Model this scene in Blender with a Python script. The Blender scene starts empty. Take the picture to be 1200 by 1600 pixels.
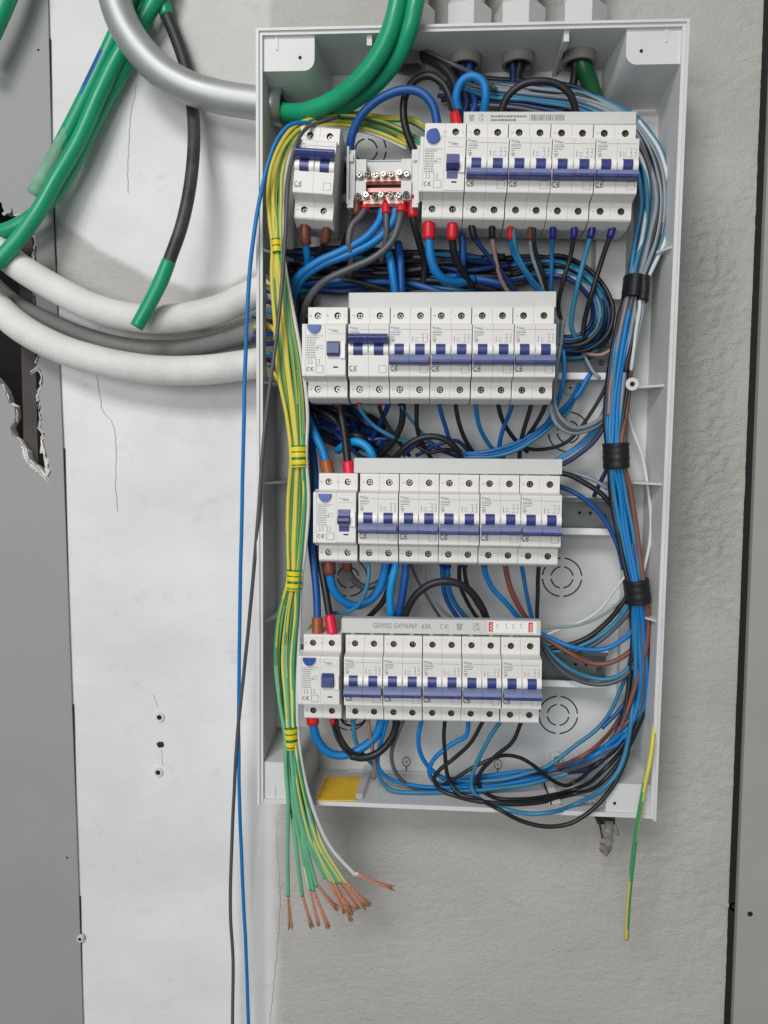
import bpy, math, random
from mathutils import Vector, Matrix, noise
R_ = random.Random(7)
SC = bpy.context.scene
COL = SC.collection
# ------------------------------------------------------------------ camera
RX, RY, RZ = math.radians(4.699), math.radians(3.484), math.radians(.957)
_M = (Matrix.Rotation(RZ, 3, 'Z') @ Matrix.Rotation(RY, 3, 'Y') @ Matrix.Rotation(RX, 3, 'X'))
def _cv(v): return Vector((v[0], v[2], -v[1]))          # fit axes (right, down, into wall) -> Blender axes
RIGHT, DOWN, FWD = _cv(_M[0]), _cv(_M[1]), _cv(_M[2])
CAM = Vector((-.02497, -.75064, -.01311))
FPX = 1200.0
cam = bpy.data.cameras.new('camera'); co = bpy.data.objects.new('camera', cam); COL.objects.link(co)
UP, BACK = -DOWN, -FWD
co.matrix_world = Matrix(((RIGHT.x, UP.x, BACK.x, CAM.x), (RIGHT.y, UP.y, BACK.y, CAM.y), (RIGHT.z, UP.z, BACK.z, CAM.z), (0, 0, 0, 1)))
cam.sensor_fit = 'VERTICAL'; cam.sensor_height = 36; cam.lens = FPX / 1600 * 36
cam.clip_start = .02; cam.clip_end = 50
SC.camera = co
# ------------------------------------------------------------------ world, lamps, exposure
w = bpy.data.worlds.new('World'); SC.world = w; w.use_nodes = True
w.node_tree.nodes['Background'].inputs[0].default_value = (.93, .97, 1, 1)
w.node_tree.nodes['Background'].inputs[1].default_value = .2
def area(name, loc, target, sx, sy, power, col):
    l = bpy.data.lights.new(name, 'AREA'); l.shape = 'RECTANGLE'; l.size = sx; l.size_y = sy; l.energy = power; l.color = col
    o = bpy.data.objects.new(name, l); COL.objects.link(o); o.location = loc
    o.rotation_euler = (Vector(target) - Vector(loc)).to_track_quat('-Z', 'Y').to_euler()
    return o
area('ceiling_lamp', (-.85, -2.5, 1.72), (-.08, 0, -.12), 1.0, .7, 46, (1, .985, .96))
area('frontal_fill', (-.75, -2.3, .12), (-.02, 0, -.1), 1.3, 1.0, 23, (.97, .985, 1))  # added frontal fill that brightens the box floor and back
SC.view_settings.view_transform = 'Standard'; SC.view_settings.look = 'None'
SC.view_settings.exposure = 0; SC.view_settings.gamma = 1
SC.render.resolution_x, SC.render.resolution_y = 768, 1024
SC.cycles.max_bounces = 5

# ------------------------------------------------------------------ helpers
def P(u, v, d):                                           # a point seen at (u, v) of the photograph, d mm in front of the wall
    r = RIGHT * ((u - 600) / FPX) + DOWN * ((v - 800) / FPX) + FWD
    return CAM + r * ((-d / 1000 - CAM.y) / r.y)
def px(p):
    q = p - CAM; z = q.dot(FWD)
    return 600 + FPX * q.dot(RIGHT) / z, 800 + FPX * q.dot(DOWN) / z
def s2l(c): return tuple(((x / 255) / 12.92 if x / 255 < .04045 else ((x / 255 + .055) / 1.055) ** 2.4) for x in c)
MATS = {}
def mat(name, rgb, rough=.5, metal=0, var=.08, scale=60, bump=0, bscale=400, dirt=0, trans=0, alpha=1, spec=.5):
    if name in MATS: return MATS[name]
    m = bpy.data.materials.new(name); m.use_nodes = True; nt = m.node_tree; n = nt.nodes; L = nt.links
    b = n['Principled BSDF']; c = s2l(rgb)
    b.inputs['Roughness'].default_value = rough; b.inputs['Metallic'].default_value = metal
    b.inputs['Specular IOR Level'].default_value = spec
    tc = n.new('ShaderNodeTexCoord')
    nz = n.new('ShaderNodeTexNoise'); nz.inputs['Scale'].default_value = scale; nz.inputs['Detail'].default_value = 5
    L.new(tc.outputs['Object'], nz.inputs['Vector'])
    rp = n.new('ShaderNodeValToRGB'); e = rp.color_ramp.elements
    e[0].position, e[1].position = .3, .7
    e[0].color = tuple(x * (1 - var) for x in c) + (1,); e[1].color = tuple(min(1, x * (1 + var * .6)) for x in c) + (1,)
    L.new(nz.outputs['Fac'], rp.inputs[0]); out = rp.outputs[0]
    if dirt:
        n2 = n.new('ShaderNodeTexNoise'); n2.inputs['Scale'].default_value = scale * .35; n2.inputs['Detail'].default_value = 8; n2.inputs['Roughness'].default_value = .7
        L.new(tc.outputs['Object'], n2.inputs['Vector'])
        r2 = n.new('ShaderNodeMapRange'); r2.inputs[1].default_value = .5; r2.inputs[2].default_value = .75; r2.inputs[4].default_value = dirt
        L.new(n2.outputs['Fac'], r2.inputs[0])
        mx = n.new('ShaderNodeMixRGB'); mx.inputs[2].default_value = s2l((150, 143, 132)) + (1,)
        L.new(r2.outputs[0], mx.inputs[0]); L.new(out, mx.inputs[1]); out = mx.outputs[0]
    L.new(out, b.inputs['Base Color'])
    mr = n.new('ShaderNodeMapRange'); mr.inputs[3].default_value = max(.05, rough - .1); mr.inputs[4].default_value = min(1, rough + .12)
    L.new(nz.outputs['Fac'], mr.inputs[0]); L.new(mr.outputs[0], b.inputs['Roughness'])
    if bump:
        n3 = n.new('ShaderNodeTexNoise'); n3.inputs['Scale'].default_value = bscale; n3.inputs['Detail'].default_value = 3
        L.new(tc.outputs['Object'], n3.inputs['Vector'])
        bp = n.new('ShaderNodeBump'); bp.inputs['Strength'].default_value = bump; bp.inputs['Distance'].default_value = .0006
        L.new(n3.outputs['Fac'], bp.inputs['Height']); L.new(bp.outputs[0], b.inputs['Normal'])
    if trans:
        b.inputs['Transmission Weight'].default_value = trans
    if alpha < 1: b.inputs['Alpha'].default_value = alpha
    MATS[name] = m; return m
M_BOX = mat('box_plastic', (210, 211, 210), .45, var=.04, scale=18, bump=.12, bscale=900, dirt=.22)
M_BRK = mat('breaker_plastic', (224, 221, 216), .42, var=.03, scale=40, dirt=.1)
M_ROLL = mat('roller_plastic', (238, 237, 233), .3, var=.02)
M_TOG = mat('toggle_blue', (40, 52, 122), .38, var=.12, scale=300, dirt=.2, spec=.8)
M_BTN = mat('button_blue', (34, 78, 160), .3)
M_INK = mat('ink_grey', (120, 122, 126), .7)
M_INKD = mat('ink_dark', (64, 64, 70), .7)
M_INKL = mat('ink_pale', (158, 160, 162), .7)
M_BAR = mat('bar_lit_blue', (120, 128, 166), .5, var=.14, scale=400, dirt=.3)  # dusty, lit tone of the lowered bars put into the colour
M_INKB = mat('ink_blue', (62, 74, 140), .6)
M_DARK = mat('dark_gap', (18, 18, 19), .8)
M_COMB = mat('comb_plastic', (205, 205, 202), .4, var=.03, scale=30, dirt=.15)
M_ZINC = mat('zinc', (196, 198, 198), .32, .9, var=.12, scale=40)
M_RAIL = mat('rail_zinc', (128, 132, 131), .4, .75, var=.14, scale=60)
M_SCRW = mat('screw_steel', (150, 147, 140), .28, 1, var=.25, scale=500)
M_COND = mat('steel_conduit', (176, 179, 178), .5, .6, var=.1, scale=25, dirt=.12)
M_GREEN = mat('green_pvc', (10, 152, 108), .36, var=.1, scale=30, dirt=.05)
M_GREENP = mat('green_dusty', (120, 165, 140), .7, var=.25, scale=60)
M_GRBLUE = mat('green_paint_blue', (14, 90, 150), .5, var=.3, scale=60)
M_CORR = mat('corrugated_white', (220, 218, 215), .65, var=.08, scale=25, dirt=.5, bump=.3, bscale=300)
M_CORRG = mat('corrugated_grey', (110, 110, 109), .7, var=.12, scale=25, dirt=.5)  # grey darkened to carry the shade between the two white pipes
M_COPPER = mat('copper', (246, 182, 152), .25, .55, var=.25, scale=600)
M_BRASS = mat('copper_bar', (230, 196, 180), .35, .4, var=.15, scale=200)
M_YEL = mat('yellow_card', (236, 190, 40), .5, var=.06)
M_TAPEK = mat('black_tape', (20, 20, 22), .55, var=.2, scale=200, bump=.3, bscale=300)
M_EY = mat('earth_yellow', (208, 194, 78), .4, var=.08, scale=50)
M_EG = mat('earth_green', (62, 146, 100), .4, var=.1, scale=50)
M_EGP = mat('earth_mint', (104, 176, 138), .4, var=.1, scale=50)
M_EYP = mat('earth_pale', (208, 210, 160), .4, var=.1, scale=50)
M_TY = mat('tape_yellow', (232, 205, 30), .35, var=.05)
M_TG = mat('tape_green', (38, 122, 44), .35, var=.1)
M_CLEAR = mat('clear_plastic', (222, 224, 222), .25, alpha=.45)
M_PANEL = mat('grey_board', (149, 150, 149), .6, var=.05, scale=9, bump=.08, bscale=500, dirt=.1)
M_PANELR = mat('grey_board_right', (162, 159, 153), .65, var=.06, scale=9, bump=.2, bscale=500)
M_GYPS = mat('torn_gypsum', (226, 223, 218), .9, var=.25, scale=90, bump=.8, bscale=200)
M_STUD = mat('cavity_stud', (78, 72, 70), .9, var=.25, scale=40)
M_CAV = mat('cavity_back', (16, 15, 15), .95)  # near black: the darkness inside the cavity is put into the colour
M_GLAND = mat('gland_plastic', (192, 192, 190), .5, var=.06, dirt=.25)
M_LATCH = mat('latch_plastic', (128, 122, 116), .55, var=.5, scale=160, dirt=.6, bump=.5, bscale=250)
M_PLUG = mat('wall_plug', (210, 210, 210), .5)
M_RED = mat('red_sleeve', (205, 32, 44), .35, var=.1)
WC = {
 'B': mat('wire_blue', (2, 116, 186), .46, var=.08, scale=40), 'b': mat('wire_dark_blue', (12, 78, 150), .46, var=.1, scale=40),
 'n': mat('wire_navy', (14, 44, 98), .46, var=.15, scale=40), 'T': mat('wire_teal', (46, 122, 158), .46, var=.12, scale=40),
 'K': mat('wire_black', (26, 26, 29), .46, var=.25, scale=40), 'G': mat('wire_grey', (84, 84, 88), .4, var=.12, scale=40),
 'm': mat('wire_mid_blue', (10, 100, 158), .46, var=.1, scale=40), 'L': mat('wire_light_grey', (128, 140, 150), .42, var=.1, scale=40), 'W': mat('wire_white', (205, 208, 205), .42, var=.06, scale=40),
 'N': mat('wire_brown', (128, 72, 58), .46, var=.1, scale=40), 'k': mat('wire_pinkish', (150, 118, 110), .42, var=.12, scale=40),
 'C': mat('wire_cyan', (10, 142, 205), .46, var=.08, scale=40)}
FC = {'r': M_RED, 'n': mat('sleeve_brown', (112, 58, 42), .4, var=.1), 'o': mat('sleeve_copper_brown', (158, 84, 46), .4, var=.1),
      'd': mat('sleeve_dark_blue', (28, 30, 120), .38), 'k': mat('sleeve_black', (20, 20, 22), .4), 'g': mat('sleeve_green', (30, 90, 60), .4),
      'p': mat('sleeve_crimson', (222, 30, 66), .35), 'q': mat('sleeve_olive', (120, 104, 70), .4)}

class MB:
    """collects faces in metres, builds one mesh object"""
    def __init__(s): s.v, s.f, s.m, s.sm = [], [], [], []
    def add(s, vs, fs, mi=0, smooth=False):
        o = len(s.v); s.v += [tuple(x) for x in vs]
        for f in fs: s.f.append(tuple(i + o for i in f)); s.m.append(mi); s.sm.append(smooth)
    def box(s, x0, x1, y0, y1, z0, z1, mi=0):
        vs = [(x, y, z) for x in (x0, x1) for y in (y0, y1) for z in (z0, z1)]
        s.add(vs, [(0, 1, 3, 2), (4, 6, 7, 5), (0, 4, 5, 1), (2, 3, 7, 6), (0, 2, 6, 4), (1, 5, 7, 3)], mi)
    def prism(s, prof, x0, x1, mi=0, skip=()):            # (y, z) profile extruded along x
        n = len(prof)
        s.add([(x0, y, z) for y, z in prof] + [(x1, y, z) for y, z in prof],
              [(i, (i + 1) % n, n + (i + 1) % n, n + i) for i in range(n) if i not in skip], mi)
        s.add([(x0, y, z) for y, z in prof], [tuple(range(n))[::-1]], mi)
        s.add([(x1, y, z) for y, z in prof], [tuple(range(n))], mi)
    def yprism(s, poly, y0, y1, mi=0):                    # (x, z) polygon extruded along y
        n = len(poly)
        s.add([(x, y0, z) for x, z in poly] + [(x, y1, z) for x, z in poly],
              [(i, (i + 1) % n, n + (i + 1) % n, n + i) for i in range(n)] + [tuple(range(n)), tuple(range(n, 2 * n))[::-1]], mi)
    def cyl(s, c, ax, r0, r1, h, n=16, mi=0, cap0=True, cap1=True, smooth=True, ph=0):
        c, ax = Vector(c), Vector(ax).normalized(); a = ax.orthogonal().normalized(); b = ax.cross(a)
        ring = [(math.cos(2 * math.pi * i / n + ph), math.sin(2 * math.pi * i / n + ph)) for i in range(n)]
        lo = [c + a * (r0 * p) + b * (r0 * q) for p, q in ring]; hi = [c + ax * h + a * (r1 * p) + b * (r1 * q) for p, q in ring]
        s.add(lo + hi, [(i, (i + 1) % n, n + (i + 1) % n, n + i) for i in range(n)], mi, smooth)
        if cap0: s.add(lo, [tuple(range(n))[::-1]], mi)
        if cap1: s.add(hi, [tuple(range(n))], mi)
    def quad(s, a, b, c, d, mi=0): s.add([a, b, c, d], [(0, 1, 2, 3)], mi)
    def mesh(s, name, mats, k=1.0):
        me = bpy.data.meshes.new(name)
        me.from_pydata([(x * k, y * k, z * k) for x, y, z in s.v], [], s.f)
        for m in (mats if isinstance(mats, (list, tuple)) else [mats]): me.materials.append(m)
        me.polygons.foreach_set('material_index', s.m); me.polygons.foreach_set('use_smooth', s.sm)
        me.update(); return me
    def build(s, name, mats, parent=None, k=1.0): return link(name, s.mesh(name, mats, k), parent)
def link(name, me, parent=None, loc=None):
    o = bpy.data.objects.new(name, me); COL.objects.link(o)
    if parent: o.parent = parent
    if loc is not None: o.location = loc
    return o
def tag(o, label, cat, group=None, kind=None):
    if label: o['label'] = label
    if cat: o['category'] = cat
    if group: o['group'] = group
    if kind: o['kind'] = kind
    return o
def empty(name, loc=(0, 0, 0)):
    o = bpy.data.objects.new(name, None); COL.objects.link(o); o.location = loc; o.empty_display_size = .01; return o
def structure(o): o['kind'] = 'structure'; return o
def resample(pts, rs, step=.0025):
    """centripetal Catmull-Rom through 3-D points"""
    out, ro = [], []
    p = [pts[0] * 2 - pts[1]] + list(pts) + [pts[-1] * 2 - pts[-2]]
    for i in range(1, len(p) - 2):
        p0, p1, p2, p3 = p[i - 1], p[i], p[i + 1], p[i + 2]
        t0 = 0; t1 = t0 + max(1e-5, (p1 - p0).length) ** .5; t2 = t1 + max(1e-5, (p2 - p1).length) ** .5; t3 = t2 + max(1e-5, (p3 - p2).length) ** .5
        n = max(2, int((p2 - p1).length / step))
        for j in range(n):
            t = t1 + (t2 - t1) * j / n
            a1 = p0 * ((t1 - t) / (t1 - t0)) + p1 * ((t - t0) / (t1 - t0)); a2 = p1 * ((t2 - t) / (t2 - t1)) + p2 * ((t - t1) / (t2 - t1)); a3 = p2 * ((t3 - t) / (t3 - t2)) + p3 * ((t - t2) / (t3 - t2))
            b1 = a1 * ((t2 - t) / (t2 - t0)) + a2 * ((t - t0) / (t2 - t0)); b2 = a2 * ((t3 - t) / (t3 - t1)) + a3 * ((t - t1) / (t3 - t1))
            out.append(b1 * ((t2 - t) / (t2 - t1)) + b2 * ((t - t1) / (t2 - t1)))
            ro.append(rs[i - 1] + (rs[i] - rs[i - 1]) * j / n)
    out.append(pts[-1]); ro.append(rs[-1]); return out, ro
def sweep(mb, path, rad, n=8, mi=lambda i, k: 0, ell=None, caps=True):
    m = len(path); tan = [(path[min(i + 1, m - 1)] - path[max(i - 1, 0)]).normalized() for i in range(m)]
    N = tan[0].cross(Vector((0, 1, 0)));
    if N.length < .05: N = tan[0].orthogonal()
    N.normalize(); vs = []
    for i in range(m):
        if ell: N = tan[i].cross(Vector((0, 1, 0))).normalized()
        else: N = (N - tan[i] * N.dot(tan[i])).normalized()
        B = tan[i].cross(N); r1, r2 = (rad[i], rad[i]) if not ell else (rad[i], rad[i] * ell)
        for k in range(n):
            a = 2 * math.pi * k / n; vs.append(path[i] + N * (r1 * math.cos(a)) + B * (r2 * math.sin(a)))
    o = len(mb.v); mb.v += [tuple(x) for x in vs]
    for i in range(m - 1):
        for k in range(n):
            mb.f.append((o + i * n + k, o + i * n + (k + 1) % n, o + (i + 1) * n + (k + 1) % n, o + (i + 1) * n + k)); mb.m.append(mi(i, k)); mb.sm.append(True)
    if caps:
        mb.f += [tuple(o + k for k in range(n))[::-1], tuple(o + (m - 1) * n + k for k in range(n))]; mb.m += [mi(0, 0), mi(m - 2, 0)]; mb.sm += [False, False]
def pts3(pts, d):
    """(u, v[, d]) list -> 3-D; missing depths interpolated through the d list along the length"""
    L = [0]
    for a, b in zip(pts, pts[1:]): L.append(L[-1] + math.hypot(b[0] - a[0], b[1] - a[1]))
    out = []
    for p, l in zip(pts, L):
        if len(p) > 2: dd = p[2]
        else:
            t = l / max(1e-6, L[-1]) * (len(d) - 1); i = min(int(t), len(d) - 2); f = t - i
            f = f * f * (3 - 2 * f); dd = d[i] + (d[i + 1] - d[i]) * f
        out.append(P(p[0], p[1], dd))
    return out
def tube(name, m, r, P3, parent=None, n=10, step=.0025, mi=None, caps=True, wob=0):
    rs = [x / 1000 for x in r] if isinstance(r, (list, tuple)) else [r / 1000] * len(P3)
    path, rad = resample(P3, rs, step)
    if wob:                                               # small kinks along the run
        o_ = R_.uniform(0, 90); path = [q + noise.noise_vector(Vector((i * .075, o_, 0))) * wob * min(1, i / 8, (len(path) - 1 - i) / 8) for i, q in enumerate(path)]
    mb = MB(); sweep(mb, path, rad, n, mi or (lambda i, k: 0), caps=caps)
    return mb.build(name, m, parent), path
def wire(label, c, r, pts, d=(70, 45, 35), fs=None, fe=None, group=None, name=None, fl=9):
    """one insulated wire; fs / fe put an end sleeve on its first / last end"""
    Q = pts3(pts, d)
    for i, q in enumerate(Q):                             # keep wires above the box floor, or out in front of its edge
        dd = -q.y * 1000
        if pts[i][0] > 905 and pts[i][1] > 1140: dd = max(dd, min(84, 58 + (pts[i][1] - 1140) * .45)); q = Q[i] = P(pts[i][0], pts[i][1], dd)
        if 430 < pts[i][0] < 1020 and 1150 < pts[i][1]:
            while q.z < -H2 + T + r / 1000 + .0004 and dd < 86: dd += .5; q = P(pts[i][0], pts[i][1], dd)
            Q[i] = q
    o, path = tube(name or ('power_cable' if r >= 3 else 'wire'), WC[c], r, Q, n=10 if r < 3 else 14, wob=(.0003 if label[:4] == 'long' else .0011) if r < 3 else .0007)
    tag(o, label, 'cable' if r >= 3 else 'wire', group)
    for code, seq in ((fs, path), (fe, path[::-1])):
        if code:
            L = 0; k = 1
            while k < len(seq) - 1 and L < fl / 1000: L += (seq[k] - seq[k - 1]).length; k += 1
            q = [seq[0] + (seq[0] - seq[1]).normalized() * .003] + seq[:k]
            mb = MB(); sweep(mb, q, [r * 1.32 / 1000 + .0004] * len(q), 12); mb.build('sleeve', FC[code], o)
    return o
def text_mesh(name, body, size, bold=False):
    cu = bpy.data.curves.new(name, 'FONT'); cu.body = body; cu.size = size; cu.align_x = 'CENTER'; cu.align_y = 'CENTER'; cu.resolution_u = 2
    if bold: cu.offset = size * .012
    o = bpy.data.objects.new(name, cu); COL.objects.link(o); bpy.context.view_layer.update()
    me = bpy.data.meshes.new_from_object(o.evaluated_get(bpy.context.evaluated_depsgraph_get()))
    bpy.data.objects.remove(o); me.name = name; return me
def put_text(mb, body, size, cx, cz, y, mi=0, sx=1, rot=0):
    me = text_mesh('t', body, size); c, s = math.cos(rot), math.sin(rot)
    mb.add([(cx + (v.co.x * c * sx - v.co.y * s), y, cz + (v.co.x * s * sx + v.co.y * c)) for v in me.vertices], [tuple(p.vertices) for p in me.polygons], mi)
    bpy.data.meshes.remove(me)
def stroke(mb, pts, wd, y, mi=0):                        # flat printed line in the xz plane
    for (x0, z0), (x1, z1) in zip(pts, pts[1:]):
        dx, dz = x1 - x0, z1 - z0; l = math.hypot(dx, dz) or 1; ox, oz = -dz / l * wd / 2, dx / l * wd / 2
        mb.quad((x0 + ox, y, z0 + oz), (x1 + ox, y, z1 + oz), (x1 - ox, y, z1 - oz), (x0 - ox, y, z0 - oz), mi)
def rect(mb, x0, x1, z0, z1, y, mi=0): mb.quad((x0, y, z0), (x1, y, z0), (x1, y, z1), (x0, y, z1), mi)

# ------------------------------------------------------------------ the wall
def lerp_curve(cv, x):
    if x <= cv[0][0]: return cv[0][1]
    for (a, b), (c, d) in zip(cv, cv[1:]):
        if x <= c: return b + (d - b) * (x - a) / (c - a)
    return cv[-1][1]
ARC = [(60, 315), (90, 342), (150, 388), (230, 432), (300, 452), (360, 446), (405, 420), (430, 410)]
def sst(a, b, x): t = max(0, min(1, (x - a) / (b - a))); return t * t * (3 - 2 * t)
def build_wall():
    x0, x1, z0, z1, st = P(66, 0, 0).x, .318, -.68, .62, .0023
    nx, nz = int((x1 - x0) / st), int((z1 - z0) / st)
    vs, cols = [], []
    for j in range(nz + 1):
        for i in range(nx + 1):
            x = x0 + (x1 - x0) * i / nx; z = z0 + (z1 - z0) * j / nz
            u, v = px(Vector((x, 0, z)))
            nn = noise.fractal(Vector((x * 30, z * 30, 3)), 1, 2, 4)
            edge = 428 + 10 * nn if v > 700 else 420 + 10 * nn
            wp = 1 - (.55 * sst(-4, 14, u - edge) + .45 * sst(-60, 20, u - edge + 20 * nn) if v > 800 else sst(-4, 6, u - edge))                                    # painted white to the left of the box
            if u < 440:
                a = lerp_curve(ARC, u)
                wp *= 1 - .95 * sst(-8, 7, v - a + nn * 3) * (1 - sst(95, 135, v - a + 25 * nn))        # bare band behind the pipes, with shadow painted into it
                wp *= 1 - .4 * sst(225, 300, u) * sst(560, 590, v) * (1 - sst(625, 690, v + 30 * nn))  # half bare below them, the pipes' shadow painted in too
                wp *= 1 - .6 * sst(215, 320, u + 20 * nn + v * .1) * (1 - sst(110, 200, v + 25 * nn))
                if v < 330: wp *= .9 + .1 * sst(60, 300, v)
            wp = max(0, wp)
            rough = (1 - wp)
            h = noise.fractal(Vector((x * 9, z * 9, 0)), 1, 2, 3) * .0006
            h += rough * noise.fractal(Vector((x * 60, z * 110, 1)), .8, 2, 4) * .0009 * (1 - .55 * sst(1230, 1300, v) * (1 - sst(850, 1000, u))) + rough * noise.fractal(Vector((x * 150, z * 230, 7)), .8, 2, 2) * .0005 * (1 - .5 * sst(1230, 1300, v) * (1 - sst(850, 1000, u)))
            pa = .55 + .9 * sst(-.25, .5, noise.fractal(Vector((x * 11, z * 11, 9)), 1, 2, 3)); h = h * pa
            rg = sst(1040, 1075, u) * (1 - sst(1110, 1180, u)) * sst(250, 420, v) * (1 - sst(820, 1000, v))
            h += rg * noise.fractal(Vector((x * 130, z * 150, 5)), .7, 2, 3) * .003
            vs.append((x, h * .8, z)); cols.append((wp, nn * .5 + .5, rg))
    fs = [(j * (nx + 1) + i, j * (nx + 1) + i + 1, (j + 1) * (nx + 1) + i + 1, (j + 1) * (nx + 1) + i) for j in range(nz) for i in range(nx)]
    me = bpy.data.meshes.new('wall'); me.from_pydata(vs, [], fs)
    at = me.color_attributes.new('paint', 'FLOAT_COLOR', 'POINT')
    buf = []
    for c in cols: buf += [c[0], c[1], c[2], 1]
    at.data.foreach_set('color', buf)
    me.polygons.foreach_set('use_smooth', [True] * len(fs))
    m = bpy.data.materials.new('plaster'); m.use_nodes = True; nt = m.node_tree; n = nt.nodes; L = nt.links; b = n['Principled BSDF']
    vc = n.new('ShaderNodeVertexColor'); vc.layer_name = 'paint'
    sp = n.new('ShaderNodeSeparateColor'); L.new(vc.outputs[0], sp.inputs[0])
    tc = n.new('ShaderNodeTexCoord')
    mp = n.new('ShaderNodeMapping'); mp.inputs['Scale'].default_value = (1, 1, 1.5); L.new(tc.outputs['Object'], mp.inputs[0])
    def nz(s, dt, rg=.6):
        q = n.new('ShaderNodeTexNoise'); q.inputs['Scale'].default_value = s; q.inputs['Detail'].default_value = dt; q.inputs['Roughness'].default_value = rg
        L.new(mp.outputs[0], q.inputs['Vector']); return q
    big, mid, fine = nz(7, 5), nz(130, 8, .68), nz(480, 4)
    def ramp(a, c0, c1, p0=.35, p1=.65):
        r = n.new('ShaderNodeValToRGB'); e = r.color_ramp.elements; e[0].position, e[1].position = p0, p1
        e[0].color = s2l(c0) + (1,); e[1].color = s2l(c1) + (1,); L.new(a.outputs['Fac'], r.inputs[0]); return r
    white = ramp(big, (214, 213, 213), (227, 226, 226)); bare = ramp(big, (182, 179, 173), (191, 188, 183))
    mx = n.new('ShaderNodeMixRGB'); L.new(sp.outputs[0], mx.inputs[0]); L.new(bare.outputs[0], mx.inputs[1]); L.new(white.outputs[0], mx.inputs[2])
    pit = ramp(mid, (200, 198, 195), (255, 255, 255), .28, .36)
    m2 = n.new('ShaderNodeMixRGB'); m2.blend_type = 'MULTIPLY'
    inv = n.new('ShaderNodeMath'); inv.operation = 'MULTIPLY_ADD'; inv.inputs[1].default_value = -.42; inv.inputs[2].default_value = .5
    L.new(sp.outputs[0], inv.inputs[0]); L.new(inv.outputs[0], m2.inputs[0]); L.new(mx.outputs[0], m2.inputs[1]); L.new(pit.outputs[0], m2.inputs[2])
    sm = nz(26, 8, .72); sr = ramp(sm, (186, 184, 180), (255, 255, 255), .30, .43)
    m3 = n.new('ShaderNodeMixRGB'); m3.blend_type = 'MULTIPLY'; m3.inputs[0].default_value = .28; L.new(m2.outputs[0], m3.inputs[1]); L.new(sr.outputs[0], m3.inputs[2])
    L.new(m3.outputs[0], b.inputs['Base Color']); b.inputs['Roughness'].default_value = .75
    ad = n.new('ShaderNodeMath'); ad.operation = 'MULTIPLY_ADD'; ad.inputs[1].default_value = .6; L.new(fine.outputs['Fac'], ad.inputs[0]); L.new(mid.outputs['Fac'], ad.inputs[2])
    st_ = n.new('ShaderNodeMath'); st_.operation = 'MULTIPLY_ADD'; st_.inputs[1].default_value = -.5; st_.inputs[2].default_value = .65; L.new(sp.outputs[0], st_.inputs[0])
    s2 = n.new('ShaderNodeMath'); s2.operation = 'MULTIPLY_ADD'; s2.inputs[1].default_value = .5; L.new(sp.outputs[2], s2.inputs[0]); L.new(st_.outputs[0], s2.inputs[2]); st_ = s2
    bp = n.new('ShaderNodeBump'); bp.inputs['Distance'].default_value = .0034; L.new(st_.outputs[0], bp.inputs['Strength']); L.new(ad.outputs[0], bp.inputs['Height']); L.new(bp.outputs[0], b.inputs['Normal'])
    me.materials.append(m); return link('wall', me)
WALL = structure(build_wall())
def crack(pts, wd):
    mb = MB(); q = [P(u, v, .9) for u, v in pts]; path, _ = resample(q, [0] * len(q), .004)
    path = [p + Vector((R_.uniform(-1, 1) * .0006, 0, R_.uniform(-1, 1) * .0006)) for p in path]
    stroke(mb, [(p.x, p.z) for p in path], wd / 1000, path[0].y); mb.build('crack', mat('crack_line', (190, 189, 187), .9), WALL)
crack([(150, 585), (157, 620), (160, 642), (176, 662), (181, 700), (180, 752), (183, 800)], .55)
crack([(214, 130), (205, 175), (200, 235), (199, 300)], .5)
crack([(432, 1285), (433, 1330), (437, 1400), (434, 1460), (428, 1530), (421, 1600)], .7)
crack([(240, 1085), (246, 1105)], .4)
crack([(252, 1172), (254, 1196)], .4)

# backing behind the wall sheet, so nothing is open from the side
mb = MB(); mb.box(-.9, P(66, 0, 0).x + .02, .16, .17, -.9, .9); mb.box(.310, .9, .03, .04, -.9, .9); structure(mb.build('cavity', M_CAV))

# ------------------------------------------------------------------ left plasterboard with torn hole
def poly_panel(name, outline, d0, d1, mats, rim_from=None):
    """outline in px at depth d1 (front), extruded straight back to d0; edges flagged rim get material 1"""
    n = len(outline); F = [P(u, v, d1) for u, v in outline]; mb = MB()
    Bk = [Vector((p.x, -d0 / 1000, p.z)) for p in F]
    mb.add(F, [tuple(range(n))]); mb.add(Bk, [tuple(range(n))[::-1]])
    for i in range(n):
        j = (i + 1) % n; mb.add([F[i], F[j], Bk[j], Bk[i]], [(0, 1, 2, 3)], 1 if rim_from and rim_from[0] <= i < rim_from[1] else 0)
    return mb.build(name, mats)
HOLE = [(-70, 300), (-30, 296), (-8, 306), (3, 318), (7, 333), (14, 331), (19, 324), (21, 336), (30, 338), (40, 352), (52, 362), (57, 380), (56, 400), (58, 414), (54, 440), (57, 470), (59, 500), (58, 540), (62, 556),
        (54, 580), (62, 574), (67, 588), (66, 604), (60, 618), (64, 636), (66, 655), (64, 668), (70, 676), (68, 690), (74, 715), (79, 738), (74, 748), (64, 736), (54, 728), (47, 720), (43, 706), (37, 700),
        (30, 690), (20, 682), (15, 668), (24, 652), (22, 634), (14, 630), (8, 612), (0, 600), (-10, 588), (-40, 570), (-90, 540), (-110, 420)]
outer = [(-260, -60), (73, -60), (76, 60), (82, 320), (98, 700), (112, 1100), (123, 1400), (131, 1660), (-260, 1660), (-260, 545)]
HR = [q for q in HOLE if q != (-110, 420)][::-1]
lp = poly_panel('plasterboard_panel', outer + HR + [(-260, 298)], -9, 3, [M_PANEL, M_GYPS], (len(outer), len(outer) + len(HR)))
tag(lp, 'grey plasterboard panel with a torn hole behind the white pipes', 'wall panel')
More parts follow.
